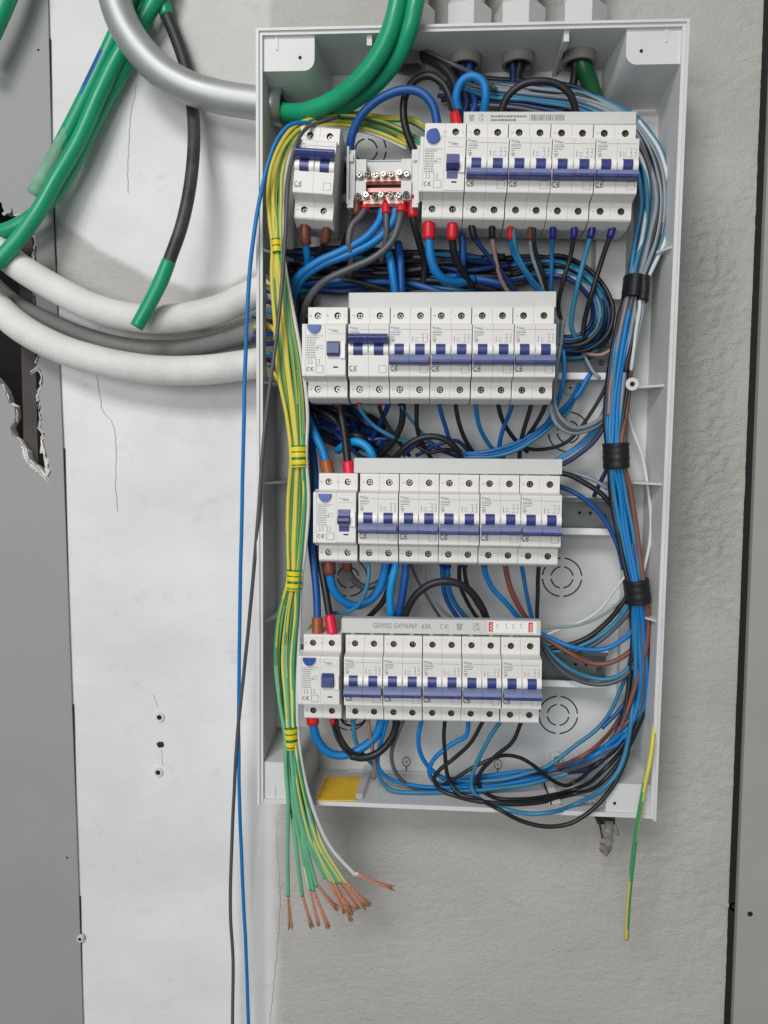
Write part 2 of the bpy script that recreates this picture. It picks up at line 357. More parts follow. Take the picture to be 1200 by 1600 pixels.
# crumbled gypsum edge
mb = MB()
for (u0, v0), (u1, v1) in zip(HOLE[3:46], HOLE[4:47]):
    for t in (0, .35, .7):
        u, v = u0 + (u1 - u0) * t, v0 + (v1 - v0) * t
        big = 1.9 if v > 690 and u > 40 else 1.0
        for k in range(2 if big < 1.5 else 5):
            c = P(u + R_.uniform(-2, 2) - (2 if u > 40 else -2), v + R_.uniform(-3, 3), 1.8 + R_.uniform(-5, 1.5)); r = R_.uniform(.0008, .0022) * big
            ta = (P(u1, v1, 2) - P(u0, v0, 2)).normalized(); tb = Vector((R_.uniform(-.6, .6), R_.uniform(-1, .3), R_.uniform(-.6, .6)))   # curled paper flakes along the tear
            a, b = ta * r * R_.uniform(1.2, 2.6), tb * r * R_.uniform(.6, 1.5); w_n = a.cross(b).normalized() * r * .3
            vs = [c - a, c - a * .2 + b * R_.uniform(.6, 1.3), c + a * .5 + b, c + a, c + a * .3 - b * .5, c - a * .6 - b * R_.uniform(.1, .5)]
            mb.add(vs + [q + w_n for q in vs], [tuple(range(6))[::-1], tuple(range(6, 12))] + [(k_, (k_ + 1) % 6, 6 + (k_ + 1) % 6, 6 + k_) for k_ in range(6)])
o = mb.build('torn_edge', M_GYPS, lp); o['kind'] = 'stuff'
mb = MB(); a, b = P(36, 470, -12), P(66, 800, -12); mb.box(a.x, b.x, .006, .05, b.z, a.z + .12); mb.build('stud', M_STUD, lp)
mb = MB()
pe = [P(u, v, 1.2) for u, v in outer[1:8]]; pf = [q + Vector((.0021, 0, 0)) for q in pe]
mb.add(pe + pf, [(i, i + 1, 8 + i - 1 + 0, 7 + i) for i in range(6)]); mb.build('gap', M_DARK, lp)
for u, v in ((60, 78), (105, 1340)):
    p = P(u, v, 3); mb = MB(); mb.cyl((p.x, p.y - .0003, p.z), (0, 1, 0), .0011, .0011, .001, 10, 0); mb.build('nail_hole', M_DARK, lp)
# right panel
F = [P(1199, 100, 9), P(1140, 1600, 9)]
dx = (F[1].x - F[0].x) / (F[1].z - F[0].z); xa = F[0].x + dx * (.62 - F[0].z); xb = F[0].x + dx * (-.62 - F[0].z)
mb = MB(); mb.yprism([(xa + .0035, .62), (.6, .62), (.6, -.62), (xb + .0035, -.62)], -.009, .012); rp = mb.build('grey_side_panel', M_PANELR)
tag(rp, 'grey panel strip at the right behind a dark gap', 'wall panel')
p = P(1172, 1428, 9); mb = MB(); mb.cyl((p.x, p.y - .0003, p.z), (0, 1, 0), .0026, .0026, .001, 14); mb.build('drill_hole', M_DARK, rp)
mb = MB(); mb.yprism([(xa - .0016, .62), (xa + .0035, .62), (xb + .0035, -.62), (xb - .0022, -.62)], -.0022, .012); mb.build('gap', M_DARK, rp)

# wall plugs and hole
def plug(u, v, r, label, d=0):
    p = P(u, v, d); mb = MB(); y = p.y - .0022
    n = 20; A = [2 * math.pi * i / n for i in range(n)]
    for r0, r1, y0, y1 in ((r, r * .8, .003, 0), (r * .8, r * .48, 0, 0), (r * .48, r * .4, 0, .006)):
        vs = [(p.x + r0 * math.cos(a), y + y0, p.z + r0 * math.sin(a)) for a in A] + [(p.x + r1 * math.cos(a), y + y1, p.z + r1 * math.sin(a)) for a in A]
        mb.add(vs, [(i, (i + 1) % n, n + (i + 1) % n, n + i) for i in range(n)], 0, True)
    o = mb.build('wall_plug', M_PLUG); h = MB(); h.cyl((p.x, y + .0008, p.z), (0, 1, 0), r * .46, r * .46, .001, 16); h.build('plug_hole', M_DARK, o)
    return tag(o, label, 'wall plug', 'wall plugs')
plug(250, 1120, .0056, 'white wall plug above the broken drill hole')
plug(248, 1206, .0056, 'white wall plug below the broken drill hole')
plug(126, 1466, .0042, 'small white plug at the edge of the left grey panel', 3)
plug(1146, 1415, .0058, 'white plug sunk beside the dark gap at right')
p = P(251, 1163, 0); mb = MB()
mb.yprism([(p.x + math.cos(a) * .0042 * R_.uniform(.7, 1.1), p.z + math.sin(a) * .0036 * R_.uniform(.7, 1.1)) for a in [i * .4488 for i in range(14)]], -.0011, .004)
mb.build('drill_hole', mat('hole_brown', (48, 34, 28), .9), WALL)

# ------------------------------------------------------------------ the enclosure
W2, H2, D0, D1, T = .1775, .3376, .001, .080, .004
ENC = empty('distribution_box', (0, -D0, -H2))
tag(ENC, 'open light grey plastic distribution box fixed to the wall', 'fuse box')
def enc(name, mb, m=M_BOX): 
    o = mb.build(name, m); o.parent = ENC; o.matrix_parent_inverse = Matrix.Translation(-Vector(ENC.location)); return o
def encb(name, *b, m=M_BOX): mb = MB(); mb.box(*b); return enc(name, mb, m)
yb, yf = -.001, -D1
encb('back_panel', -W2 + T, W2 - T, -.008, yb, -H2 + T, H2 - T)
# side walls with a rounded lip at the front
def sidewall(x0, x1, z0, z1, y0=yf, y1=yb): return ('side_wall', x0, x1, y0, y1, z0, z1)
encb(*sidewall(W2 - T, W2, -H2, H2))
za, zb = P(405, 438, 40).z, P(405, 592, 40).z
mb = MB(); mb.box(-W2, -W2 + T, yf, yb, za, H2); mb.box(-W2, -W2 + T, yf, yb, -H2, zb); mb.box(-W2, -W2 + T, yf, -.066, zb, za); enc('side_wall', mb)
encb('top_wall', -W2 + T, W2 - T, yf, yb, H2 - T, H2)
encb('bottom_wall', -W2 + T, W2 - T, yf + .0008, yb, -H2, -H2 + T)
mb = MB()
for s in (-1, 1): mb.box(s * W2 - .0012, s * W2 + .0012, yf - .0018, yf + .0025, -H2 - .001, H2 + .001)
mb.box(-W2 + .0012, W2 - .0012, yf - .0018, yf + .0025, H2 - .0012, H2 + .001)
enc('rim_lip', mb)
def corner(sx, sz, wx, hz):
    r = .009; x0, z0 = sx * (W2 - T), sz * (H2 - T); x1, z1 = x0 - sx * wx, z0 - sz * hz
    po = [(x0, z0), (x1, z0)]
    for i in range(7):
        a = math.pi / 2 * i / 6; po.append((x1 + sx * r * (1 - math.cos(a)), z1 + sz * r * (1 - math.sin(a))))
    po.append((x0, z1))
    if sx * sz < 0: po = po[::-1]
    mb = MB(); n = len(po); cx, cz = x0, z0
    back = [(cx + (x - cx) * 1.12, cz + (z - cz) * 1.25) for x, z in po]
    mb.add([(x, yf + .003, z) for x, z in po] + [(x, -.008, z) for x, z in back], [(i, (i + 1) % n, n + (i + 1) % n, n + i) for i in range(n)] + [tuple(range(n)), tuple(range(n, 2 * n))[::-1]])
    o = enc('corner_post', mb)
    h = MB(); c = (x0 - sx * wx * .72, z0 - sz * hz * .62) if sz > 0 else (x0 - sx * wx * .8, z0 - sz * hz * .3)
    h.cyl((c[0], yf + .0026, c[1]), (0, 1, 0), .0014, .0014, .001, 12); k = h.build('screw_hole', M_DARK, o)
    h = MB(); h.box(x0 - sx * wx * .27 - .001, x0 - sx * wx * .27 + .001, yf + .0022, yf + .006, min(z0, z0 - sz * .011), max(z0, z0 - sz * .011)); h.build('latch_rib', M_BOX, o)
corner(-1, 1, .044, .028); corner(1, 1, .044, .028); corner(-1, -1, .036, .034); corner(1, -1, .038, .026)
for u in (577, 886):
    x = P(u, 45, 78).x; mb = MB(); mb.box(x - .0022, x + .0022, -.076, -.06, H2 - T - .008, H2 - T); mb.box(x - .0015, x + .0015, -.072, -.008, H2 - T - .005, H2 - T - .0004); enc('top_rib', mb)
def shelf(s, v, dep_front, reach, m=M_BOX):
    z = P(1050 if s > 0 else 405, v, 78).z; x = s * (W2 - T); n = 8; po = [(x, -.008)]
    for i in range(n + 1):
        t = i / n; po.append((x - s * reach * (1 - t ** 1.6), -.008 - (dep_front - .008) * t))
    mb = MB(); k = len(po); mb.add([(a, b, z + .001) for a, b in po] + [(a, b, z - .001) for a, b in po], [(i, (i + 1) % k, k + (i + 1) % k, k + i) for i in range(k)] + [tuple(range(k)), tuple(range(k, 2 * k))[::-1]])
    return enc('side_rib', mb)
for v, df, rc in ((385, .077, .02), (601, .07, .036), (757, .076, .036), (972, .076, .022)): shelf(1, v, df, rc)
for v, df, rc in ((390, .078, .028), (597, .077, .02), (755, .078, .026), (972, .077, .018)): shelf(-1, v, df, rc)
# raised strips of the back at both sides
for s in (-1, 1):
    x = s * (W2 - T); mb = MB(); mb.prism([(-.008, -H2 + .04), (-.02, -H2 + .05), (-.02, H2 - .05), (-.008, H2 - .04)], min(x, x - s * .016), max(x, x - s * .016)); enc('back_strip', mb)
mb = MB(); a, b = P(930, 350, 22), P(972, 470, 22); mb.box(a.x, b.x, -.03, -.008, b.z, a.z + .06); enc('back_rib', mb)
# screw post with ring end
p = P(988, 600, 62); mb = MB(); mb.cyl((p.x, p.y, p.z), (0, 1, 0), .0056, .0062, .05, 20); o = enc('screw_post', mb)
h = MB(); h.cyl((p.x, p.y - .0003, p.z), (0, 1, 0), .0022, .0022, .001, 12); h.build('screw_hole', M_DARK, o)
# knock-outs: two broken rings each
def knock(u, v):
    p = P(u, v, 8); mb = MB()
    for r, g in ((.0104, .16), (.0187, .1)):
        for q in range(4):
            n = 10
            for i in range(n):
                a0, a1 = [q * math.pi / 2 + g + (math.pi / 2 - 2 * g) * (i + k) / n for k in (0, 1)]
                mb.quad(*[(p.x + rr * math.cos(a), -.00825, p.z + rr * math.sin(a)) for a, rr in ((a0, r - .0007), (a1, r - .0007), (a1, r + .0007), (a0, r + .0007))])
    enc('knockout_slots', mb, mat('slot_dark', (58, 58, 58), .8))
for u, v in ((572, 235), (546, 662), (888, 675), (544, 902), (878, 902), (872, 1117), (545, 1112)): knock(u, v)
def boss(u, v):
    p = P(u, v, 12); mb = MB(); mb.cyl(p, (0, 1, 0), .0062, .007, .004, 20); mb.cyl(p + Vector((0, -.0012, 0)), (0, 1, 0), .0052, .006, .0012, 20); o = enc('mounting_boss', mb)
    h = MB(); h.cyl(p + Vector((0, -.0024, 0)), (0, 1, 0), .003, .0036, .0012, 14); h.build('mounting_screw', M_ZINC, o)
    h = MB(); h.box(p.x - .0026, p.x + .0026, p.y - .0027, p.y - .002, p.z - .0005, p.z + .0005); h.box(p.x - .0005, p.x + .0005, p.y - .0026, p.y - .002, p.z - .0026, p.z + .0026); h.build('screw_slot', M_DARK, o)
boss(890, 606); boss(870, 1186)
for u, v in ((635, 1190), (778, 1194)):
    p = P(u, v, 8); mb = MB()
    for a in range(16):
        a0, a1 = a * math.pi / 8, (a + 1) * math.pi / 8
        mb.quad(*[(p.x + rr * math.cos(t), -.0083, p.z + rr * 1.25 * math.sin(t)) for t, rr in ((a0, .0034), (a1, .0034), (a1, .0042), (a0, .0042))])
    mb.yprism([(p.x - .001, p.z - .001), (p.x + .001, p.z - .001), (p.x, p.z + .0016)], -.0084, -.008); mb.box(p.x - .0006, p.x + .0006, -.0084, -.008, p.z - .009, p.z - .0045)
    enc('keyhole_slot', mb, mat('slot_grey', (82, 82, 84), .8))
mb = MB(); a = P(600, 1206, 10); mb.box(P(545, 1206, 10).x, P(700, 1206, 10).x, -.012, -.008, a.z - .0012, a.z + .0012); enc('floor_rib', mb)

# glands through the top wall
for i, (u, lab) in enumerate(((640, 'grey conduit gland at the box top behind the green conduits'), (727, 'grey conduit gland at the box top, right of the green conduits'), (810, 'grey conduit gland at the box top, middle of the three visible'), (905, 'grey conduit gland at the box top nearest the right corner'))):
    x = P(u, 88, 38).x; y = -.038; zt = H2
    g = empty('conduit_gland', (x, y, zt)); tag(g, lab, 'cable gland', 'conduit glands on top of the box')
    mb = MB(); mb.cyl((0, 0, .003), (0, 0, 1), .019, .019, .005, 24); mb.cyl((0, 0, .008), (0, 0, 1), .0185, .0225, .004, 6, smooth=False); mb.cyl((0, 0, .012), (0, 0, 1), .0225, .0225, .02, 6, smooth=False)
    mb.cyl((0, 0, .032), (0, 0, 1), .0225, .0175, .005, 6, smooth=False); mb.build('nut', M_GLAND, g)
    mb = MB(); mb.cyl((0, 0, .036), (0, 0, 1), .0165, .0165, .16, 24); mb.build('pipe', M_GLAND, g)
    mb = MB(); n = 24; A = [2 * math.pi * k / n for k in range(n)]
    for r0, z0, r1, z1 in ((.0142, -.004, .0142, -.013), (.0142, -.013, .0115, -.013), (.0115, -.013, .0115, -.001)):
        mb.add([(r0 * math.cos(a), r0 * math.sin(a), z0) for a in A] + [(r1 * math.cos(a), r1 * math.sin(a), z1) for a in A], [(k, (k + 1) % n, n + (k + 1) % n, n + k) for k in range(n)], 0, True)
    mb.build('collar', mat('collar_grey', (128, 126, 122), .55, dirt=.3), g)
    mb = MB(); mb.cyl((0, 0, -.003), (0, 0, 1), .0116, .0116, .001, 20); mb.build('opening', M_DARK, g)

# ------------------------------------------------------------------ DIN rails
RAILS = []
for v, label in ((282, 'steel mounting rail behind the top row of breakers'), (563, 'steel mounting rail behind the second row of breakers'), (805, 'steel mounting rail behind the third row, its right end bare'), (1043, 'steel mounting rail behind the bottom row, its right end bare')):
    xr = P({282: 985, 563: 950, 805: 953, 1043: 946}[v], v, 26).x; xl = P(462, v, 26).x; z = P(900, v, 30).z
    mb = MB(); t = .0011
    prof = [(-.0335, .0175), (-.0335, .0125), (-.026, .0125), (-.026, -.0125), (-.0335, -.0125), (-.0335, -.0175), (-.0335 + t, -.0175), (-.0335 + t, -.0125 - t), (-.026 + t, -.0125 - t), (-.026 + t, .0125 + t), (-.0335 + t, .0125 + t), (-.0335 + t, .0175)]
    mb.prism([(y, z + q) for y, q in prof], xl, xr); r = mb.build('mounting_rail', M_RAIL); tag(r, label, 'rail', 'steel mounting rails')
    for q in (.0172, -.0172):
        h = MB(); h.prism([(-.0334, z + q - .0008), (-.0352, z + q - .0006), (-.0356, z + q), (-.0352, z + q + .0006 + (.005 if q < 0 else 0)), (-.0334, z + q + .0008 + (.005 if q < 0 else 0))], xl, xr); h.build('rail_lip', mat('rail_glint', (236, 237, 237), .35, .1), r)  # near white lip: light caught on the rail edge, painted as colour
    for dxs in (.014, .024):
        h = MB(); h.cyl((xr - dxs - .004, -.0264, z + .002), (0, 1, 0), .0016 if dxs < .02 else .0014, .0016, .0008, 12); h.build('rail_hole', M_DARK, r)
    h = MB(); h.cyl((xr - .006, -.0285, z - .0015), (0, 1, 0), .0024, .003, .0024, 12); h.build('rail_screw', M_SCRW, r)

# ------------------------------------------------------------------ breakers
PROF = [(42, 0), (1.5, 0), (.4, -.5), (0, -1.5), (0, -14.2), (-1.5, -15.2), (-12.6, -16.4), (-13.6, -16.9), (-14, -17.8), (-14, -59.8), (-13.7, -60.6), (-12.8, -61), (-1, -63.6), (0, -64.6), (0, -77), (1, -78.3), (14, -82), (42, -82)]
def plate(mb, x0, x1, z0, z1, cx, cz, r, depth, mi_hole):
    n = 16; sq = []
    for i in range(n):
        s, t = divmod(i, 4); t /= 4
        sq.append({0: (x1, z0 + (z1 - z0) * t), 1: (x1 + (x0 - x1) * t, z1), 2: (x0, z1 + (z0 - z1) * t), 3: (x0 + (x1 - x0) * t, z0)}[s])
    ci = [(cx + r * math.cos(-math.pi / 4 + 2 * math.pi * i / n), cz + r * math.sin(-math.pi / 4 + 2 * math.pi * i / n)) for i in range(n)]
    mb.add([(x, 0, z) for x, z in sq] + [(x, 0, z) for x, z in ci], [(i, (i + 1) % n, n + (i + 1) % n, n + i) for i in range(n)], 0)
    mb.add([(x, 0, z) for x, z in ci] + [(x, depth, z) for x, z in ci], [(i, (i + 1) % n, n + (i + 1) % n, n + i) for i in range(n)], mi_hole, True)
def housing_mesh():
    mb = MB(); x0, x1 = .35, 17.38
    mb.prism(PROF, x0, x1, 0, skip=(3, 13))
    plate(mb, x0, x1, -14.2, -1.5, 8.9, -7.6, 2.95, 5, 1); plate(mb, x0, x1, -77, -64.6, 8.9, -70.6, 2.95, 5, 1)
    return mb.mesh('pole_housing', [M_BRK, mat('socket_shade', (120, 118, 115), .6)], .001)  # screw hole walls greyed to paint in the shade of the recess
ME_H = housing_mesh()
def screw_mesh():
    mb = MB(); mb.cyl((0, 3.4, 0), (0, -1, 0), 2.45, 2.1, .9, 16); mb.cyl((0, 4.9, 0), (0, -1, 0), 2.9, 2.9, .2, 16, 1)  # dark disc paints shade at the socket bottom
    for a in (.6, .6 + math.pi / 2):
        c, s = math.cos(a), math.sin(a); q = [(1.9, .38), (-1.9, .38), (-1.9, -.38), (1.9, -.38)]
        mb.add([(c * x - s * z, 2.42, s * x + c * z) for x, z in q], [(0, 1, 2, 3)], 1)
    return mb.mesh('screw', [M_SCRW, M_DARK], .001)
ME_S = screw_mesh()
def roller_mesh(x0, x1, r, name, m, cz=-38.0, cy=-11.6):
    mb = MB(); n = 14; pr = [(cy - r * math.sin(math.pi * i / n), cz + r * math.cos(math.pi * i / n)) for i in range(n + 1)] + [(-10, cz - r), (-10, cz + r)]
    k = len(pr)
    mb.add([(x0, y, z) for y, z in pr] + [(x1, y, z) for y, z in pr], [(i, i + 1, k + i + 1, k + i) for i in range(n)], 0, True)
    mb.add([(x0, y, z) for y, z in pr], [tuple(range(k))[::-1]]); mb.add([(x1, y, z) for y, z in pr], [tuple(range(k))])
    return mb.mesh(name, m, .001)
ME_R = roller_mesh(.5, 17.0, 5.2, 'roller', [M_ROLL]); ME_T = roller_mesh(4.7, 12.7, 5.45, 'toggle', [M_TOG])
def bar_mesh(up):
    mb = MB(); pr = [(-15.4, -42.2), (-19, -42.9), (-21.8, -44.6), (-23.2, -46.8), (-23.2, -47.6), (-22.6, -48.3), (-18.6, -50.6), (-14.6, -49.6)]
    if up: pr = [(y, -76 - z) for y, z in pr][::-1]
    for x0, x1 in ((1.0, 17.35), (17.55, 33.9)): 
        mb.prism(pr, x0, x1)
        if not up: mb.prism([(-22.4, -47.2), (-23.5, -47.5), (-23.4, -49.4), (-22.2, -50.4), (-17, -51.2), (-14.6, -50.4)], x0 + .02, x1 - .02, 1)  # darker lip paints the shaded underside of the lowered bar
    return mb.mesh('toggle_bar', [M_TOG if up else M_BAR, M_TOG], .001)  # lowered bars take the lit tone, raised ones the dark blue
ME_B = {False: bar_mesh(False), True: bar_mesh(True)}
YN = -14.08
def ce(mb, x, z, s, mi=2, wd=.32):
    for k in (0, 1):
        cx = x + k * s * 1.15; st = [(cx + s * .5 * math.cos(a), z + s * .5 * math.sin(a)) for a in [math.radians(60 + 24 * i) for i in range(11)]]
        stroke(mb, st, wd, YN, mi)
        if k: stroke(mb, [(cx - s * .5, z), (cx + s * .15, z)], wd, YN, mi)
def breaker_print():
    mb = MB(); y = YN
    put_text(mb, 'Idey', 3.3, 6.1, -20.2, y, 1, 1.0); stroke(mb, [(1.6, -19.2), (3.0, -19.2)], .5, y, 1); stroke(mb, [(2.2, -19.2), (2.2, -20.6)], .5, y, 1)
    stroke(mb, [(9.6, -21.3), (33.4, -21.3)], .28, y); stroke(mb, [(1.6, -22.5), (9.4, -22.5)], .3, y, 1)
    for i in range(4):
        x = 1.8
        while x < (9 if i < 2 else 4.6): l = R_.uniform(.5, 1.3); rect(mb, x, x + l, -24.2 - i * 1.9, -23.4 - i * 1.9, y); x += l + .35
    stroke(mb, [(2.2, -30.5), (4.6, -30.5), (3.4, -32), (2.2, -30.5)], .4, y)
    stroke(mb, [(20, -27), (20, -31.8)], .5, y); stroke(mb, [(22, -28.4), (24.8, -28.4)], .3, y); stroke(mb, [(22, -31), (25, -31)], .3, y); stroke(mb, [(22, -29.6), (23.2, -29.6)], .3, y)
    for cx in (28.2, 31.6):
        stroke(mb, [(cx - .9, -25), (cx + .8, -25), (cx + .8, -28), (cx - .6, -28), (cx + .8, -28), (cx + .8, -31.6), (cx - 1, -31.6)], .32, y)
    ce(mb, 3.1, -53.6, 3.4, 2, .62); rect(mb, 1.6, 6.8, -56.4, -55.7, y)
    stroke(mb, [(26.4, -51.4), (32.6, -51.4), (32.6, -57.4), (26.4, -57.4), (26.4, -51.4)], .3, y)
    for x, t in ((3.4, 'N'), (20.9, '1')): put_text(mb, t, 2.4, x, -7.8, -.06); 
    for x, t in ((3.4, 'N'), (20.9, '2')): put_text(mb, t, 2.4, x, -70.8, -.06)
    return mb.mesh('marking', [M_INK, M_INKB, M_INKD], .001)
ME_P = breaker_print()
def rcd_print():
    mb = MB(); y = YN
    put_text(mb, 'Idey', 3.4, 25.6, -22.4, y, 1); stroke(mb, [(20.3, -21.4), (21.9, -21.4)], .5, y, 1); stroke(mb, [(19.6, -25), (33, -25)], .25, y)
    stroke(mb, [(1, -26.6), (15.6, -26.6)], .28, y)
    for i in range(9):
        x = 1.2
        while x < (8.6 if i not in (0, 4) else 11): l = R_.uniform(.5, 1.5); rect(mb, x, x + l, -28.6 - i * 2.05, -27.9 - i * 2.05, y); x += l + .45
    stroke(mb, [(11.2, -34), (11.2, -37.6), (9.8, -37.6)], .35, y); stroke(mb, [(12.6, -34.6), (15, -34.6)], .3, y); stroke(mb, [(12.6, -37), (15, -37)], .3, y)
    for x in (2, 4.6, 8.4, 11): stroke(mb, [(x, -46.4), (x + 1.2, -46.4), (x + 1.2, -50), (x, -50)], .32, y)
    ce(mb, 2.9, -54.6, 3.0, 2, .42); stroke(mb, [(9.2, -51.6), (15.4, -51.6), (15.4, -57.6), (9.2, -57.6), (9.2, -51.6)], .3, y)
    for z in (-7.8, -70.8):
        put_text(mb, 'N', 2.5, 2.6, z, -.06); put_text(mb, '1' if z > -20 else '2', 2.4, 32.6, z, -.06)
    stroke(mb, [(16, -8), (17.4, -7), (18.8, -8)], .3, -.06)
    return mb.mesh('marking', [M_INKL, M_INKB, M_INKD], .001)
ME_RP = rcd_print()
def rcd_side():                                          # the wider left nose of the residual current device
    mb = MB(); q = PROF[4:14]; mb.prism([(0.5, -14.4)] + q[1:-1] + [(.5, -64.4)], -2.6, .15)
    mb.prism([(-13.9, -17.8), (-14.5, -18.3), (-14.5, -59.5), (-13.9, -60)], 17.9, 34.6)
    return mb.mesh('front_cover', [M_BRK], .001)
ME_RS = rcd_side()
def slide_mesh(up):
    mb = MB()
    mb.prism([(-14, -33), (-16.6, -33.4), (-16.6, -45.6), (-14, -46)], 30.2, 34.3, 1)
    if up: mb.prism([(-14, -31.2), (-16.4, -31.4), (-20.5, -33.6), (-20.8, -41.6), (-18, -43.6), (-14, -44)], 19.2, 29.6)
    else:
        mb.prism([(-14, -31), (-16.2, -31.2), (-16.9, -36.5), (-22.2, -38.2), (-22.6, -40.4), (-19.5, -43.4), (-14, -44.4)], 19.2, 29.6)
        mb.prism([(-14, -44.6), (-15.2, -44.8), (-14.6, -50.4), (-14, -50.6)], 20, 29)
    return mb.mesh('test_toggle', [M_TOG, M_ROLL], .001)
ME_SL = {False: slide_mesh(False), True: slide_mesh(True)}
def btn_mesh(full):
    mb = MB(); r = 5.7; cz = -17 if full else -17.6; n = 20
    po = [(7.6 + r * math.cos(2 * math.pi * i / n), cz + r * math.sin(2 * math.pi * i / n)) for i in range(n)] if full else [(7.6 + r * math.cos(math.pi + math.pi * i / 12), cz + r * 1.25 * math.sin(math.pi + math.pi * i / 12)) for i in range(13)]
    mb.yprism(po, -16.4, -8 if full else -13.5); return mb.mesh('test_button', [M_BTN], .001)
ME_BT = {False: btn_mesh(False), True: btn_mesh(True)}
mb = MB(); mb.box(24, 28.4, -14.65, -14.3, -53.6, -52.4); ME_DASH = mb.mesh('indicator', [M_DARK], .001)
DT = 86
def frame(tl, tr, mods):
    a, b = P(*tl, DT), P(*tr, DT); x = b - a; k = x.length / (mods * .0175); ang = math.atan2(x.z, x.x)
    return a, k, ang
def device(kind, root_name, label, cat, a, k, ang, off, up=False, group=None, full=False):
    r = empty(root_name); r.location = a + Vector((math.cos(ang), 0, math.sin(ang))) * off * k / 1000; r.rotation_euler = (R_.uniform(-.008, .008), -ang + R_.uniform(-.003, .003), R_.uniform(-.006, .006)); r.scale = (k, k, k)
    tag(r, label, cat, group)
    for x in (0, 17.2): link('pole_housing', ME_H, r, (x / 1000, 0, 0))
    for x in (8.9, 26.4):
        for z in (-7.6, -70.6):
            s = link('screw', ME_S, r, (x / 1000, 0, z / 1000)); s.rotation_euler = (0, R_.uniform(0, 3), 0)
    if kind == 'mcb':
        for x in (0, 17.5): link('roller', ME_R, r, (x / 1000, 0, 0)); link('toggle', ME_T, r, (x / 1000, 0, 0))
        tb = link('toggle_bar', ME_B[up], r); tb.rotation_euler = (R_.uniform(-.012, .012), R_.uniform(-.008, .008), 0); tb.location.y = R_.uniform(-.0004, .0002); link('marking', ME_P, r)
    else:
        link('front_cover', ME_RS, r); link('test_toggle', ME_SL[up], r); link('test_button', ME_BT[full], r); link('marking', ME_RP, r, (0, -.0006, 0)); link('indicator', ME_DASH, r)
    return r
GB, GR = 'double pole circuit breakers', 'residual current devices with blue test button'
ORD = ['first', 'second', 'third', 'fourth', 'last']
a, k, ang = frame((470, 196), (534, 199), 2)
device('mcb', 'main_switch', 'white main switch standing alone at upper left, blue toggle up', 'switch', a, k * .98, ang - .02, 0, True)
rows = [('top', (664, 191), (995, 194), 10, False, True, 0), ('second', (481, 479.5), (867, 479), 12.1, True, False, 1.6), ('third', (498, 739), (876, 743.5), 12.1, False, False, 1.6), ('bottom', (474, 991), (844.5, 997), 12.2, True, False, 3.4)]
FR = {}
for nm, tl, tr, mods, rup, full, gap in rows:
    a, k, ang = frame(tl, tr, mods); FR[nm] = (a, k, ang, gap); nb = 4 if nm == 'top' else 5
    device('rcd', 'residual_current_device', f'white residual current device with blue button starting the {nm} row', 'circuit breaker', a, k, ang, 0, rup, GR, full)
    for i in range(nb):
        up = nm == 'second' and i == 0
        lab = 'second row breaker with its dark blue toggle bar raised' if up else f'{ORD[i] if i < nb - 1 else "last"} white breaker with lowered blue toggle bar in the {nm} row'
        if nm == 'second' and not up: lab = f'{["first", "second", "third", "rightmost"][i - 1]} lowered breaker after the raised toggle in the second row'
        device('mcb', 'circuit_breaker', lab, 'circuit breaker', a, k, ang, 35 + gap + 35 * i, up, GB)
# comb bars
def bin_mark(mb, x, z, s, y, mi=0):
    stroke(mb, [(x - s * .4, z + s * .4), (x - s * .25, z - s * .3), (x + s * .25, z - s * .3), (x + s * .4, z + s * .4), (x - s * .4, z + s * .4)], s * .1, y, mi)
    stroke(mb, [(x - s * .45, z + s * .45), (x + s * .45, z - s * .4)], s * .1, y, mi); stroke(mb, [(x + s * .45, z + s * .45), (x - s * .45, z - s * .4)], s * .1, y, mi)
    rect(mb, x - s * .35, x + s * .35, z - s * .62, z - s * .5, y, mi)
def comb(tl, tr, h, label, prints=None, dd=83):
    a, b = P(*tl, dd), P(*tr, dd); x = b - a; L = x.length * 1000; ang = math.atan2(x.z, x.x)
    r = empty('comb_busbar', a); r.rotation_euler = (0, -ang, 0); tag(r, label, 'busbar', 'white comb busbars above the rows')
    mb = MB(); mb.prism([(9, 0), (.6, 0), (0, -.6), (0, -h + .4), (.4, -h), (9, -h)], 0, L); mb.build('cover', M_COMB, r, .001)
    mb = MB()
    mb.prism([(8.8, -.5), (-.3, -.5), (-.3, -h + .2), (8.8, -h + .2)], -.5, .35); mb.build('end_cap', M_COMB, r, .001); mb = MB(); mb.prism([(8.8, -.5), (-.3, -.5), (-.3, -h + .2), (8.8, -h + .2)], L - .35, L + .5); mb.build('end_cap', M_COMB, r, .001)
    if prints:
        mb = MB(); prints(mb, L, h); mb.build('marking', [M_INK, M_RED, M_ROLL], r, .001)
    mb = MB()                                             # pins reaching down into each terminal
    for i in range(int(L // 17.5)): mb.box(i * 17.5 + 7.4, i * 17.5 + 10.4, 3.5, 5, -h - 5, -h)
    mb.build('pin', M_BRASS, r, .001)
    return r
def pr_top(mb, L, h):
    y = -.08; bin_mark(mb, 6, -5, 4.4, y); put_text(mb, 'UK', 3.2, 14, -3.6, y); put_text(mb, 'CA', 3.2, 14, -6.6, y)
    for i in range(2):
        x = 22
        while x < (50 if i == 0 else 42): l = R_.uniform(.8, 2.4); rect(mb, x, x + l, -4.8 - i * 3.0, -3.2 - i * 3.0, y); x += l + .5
    x = 54
    while x < 82: l = R_.choice((.35, .5, .9)); rect(mb, x, x + l, -7.4, -2.6, y); x += l + R_.choice((.35, .6, .9))
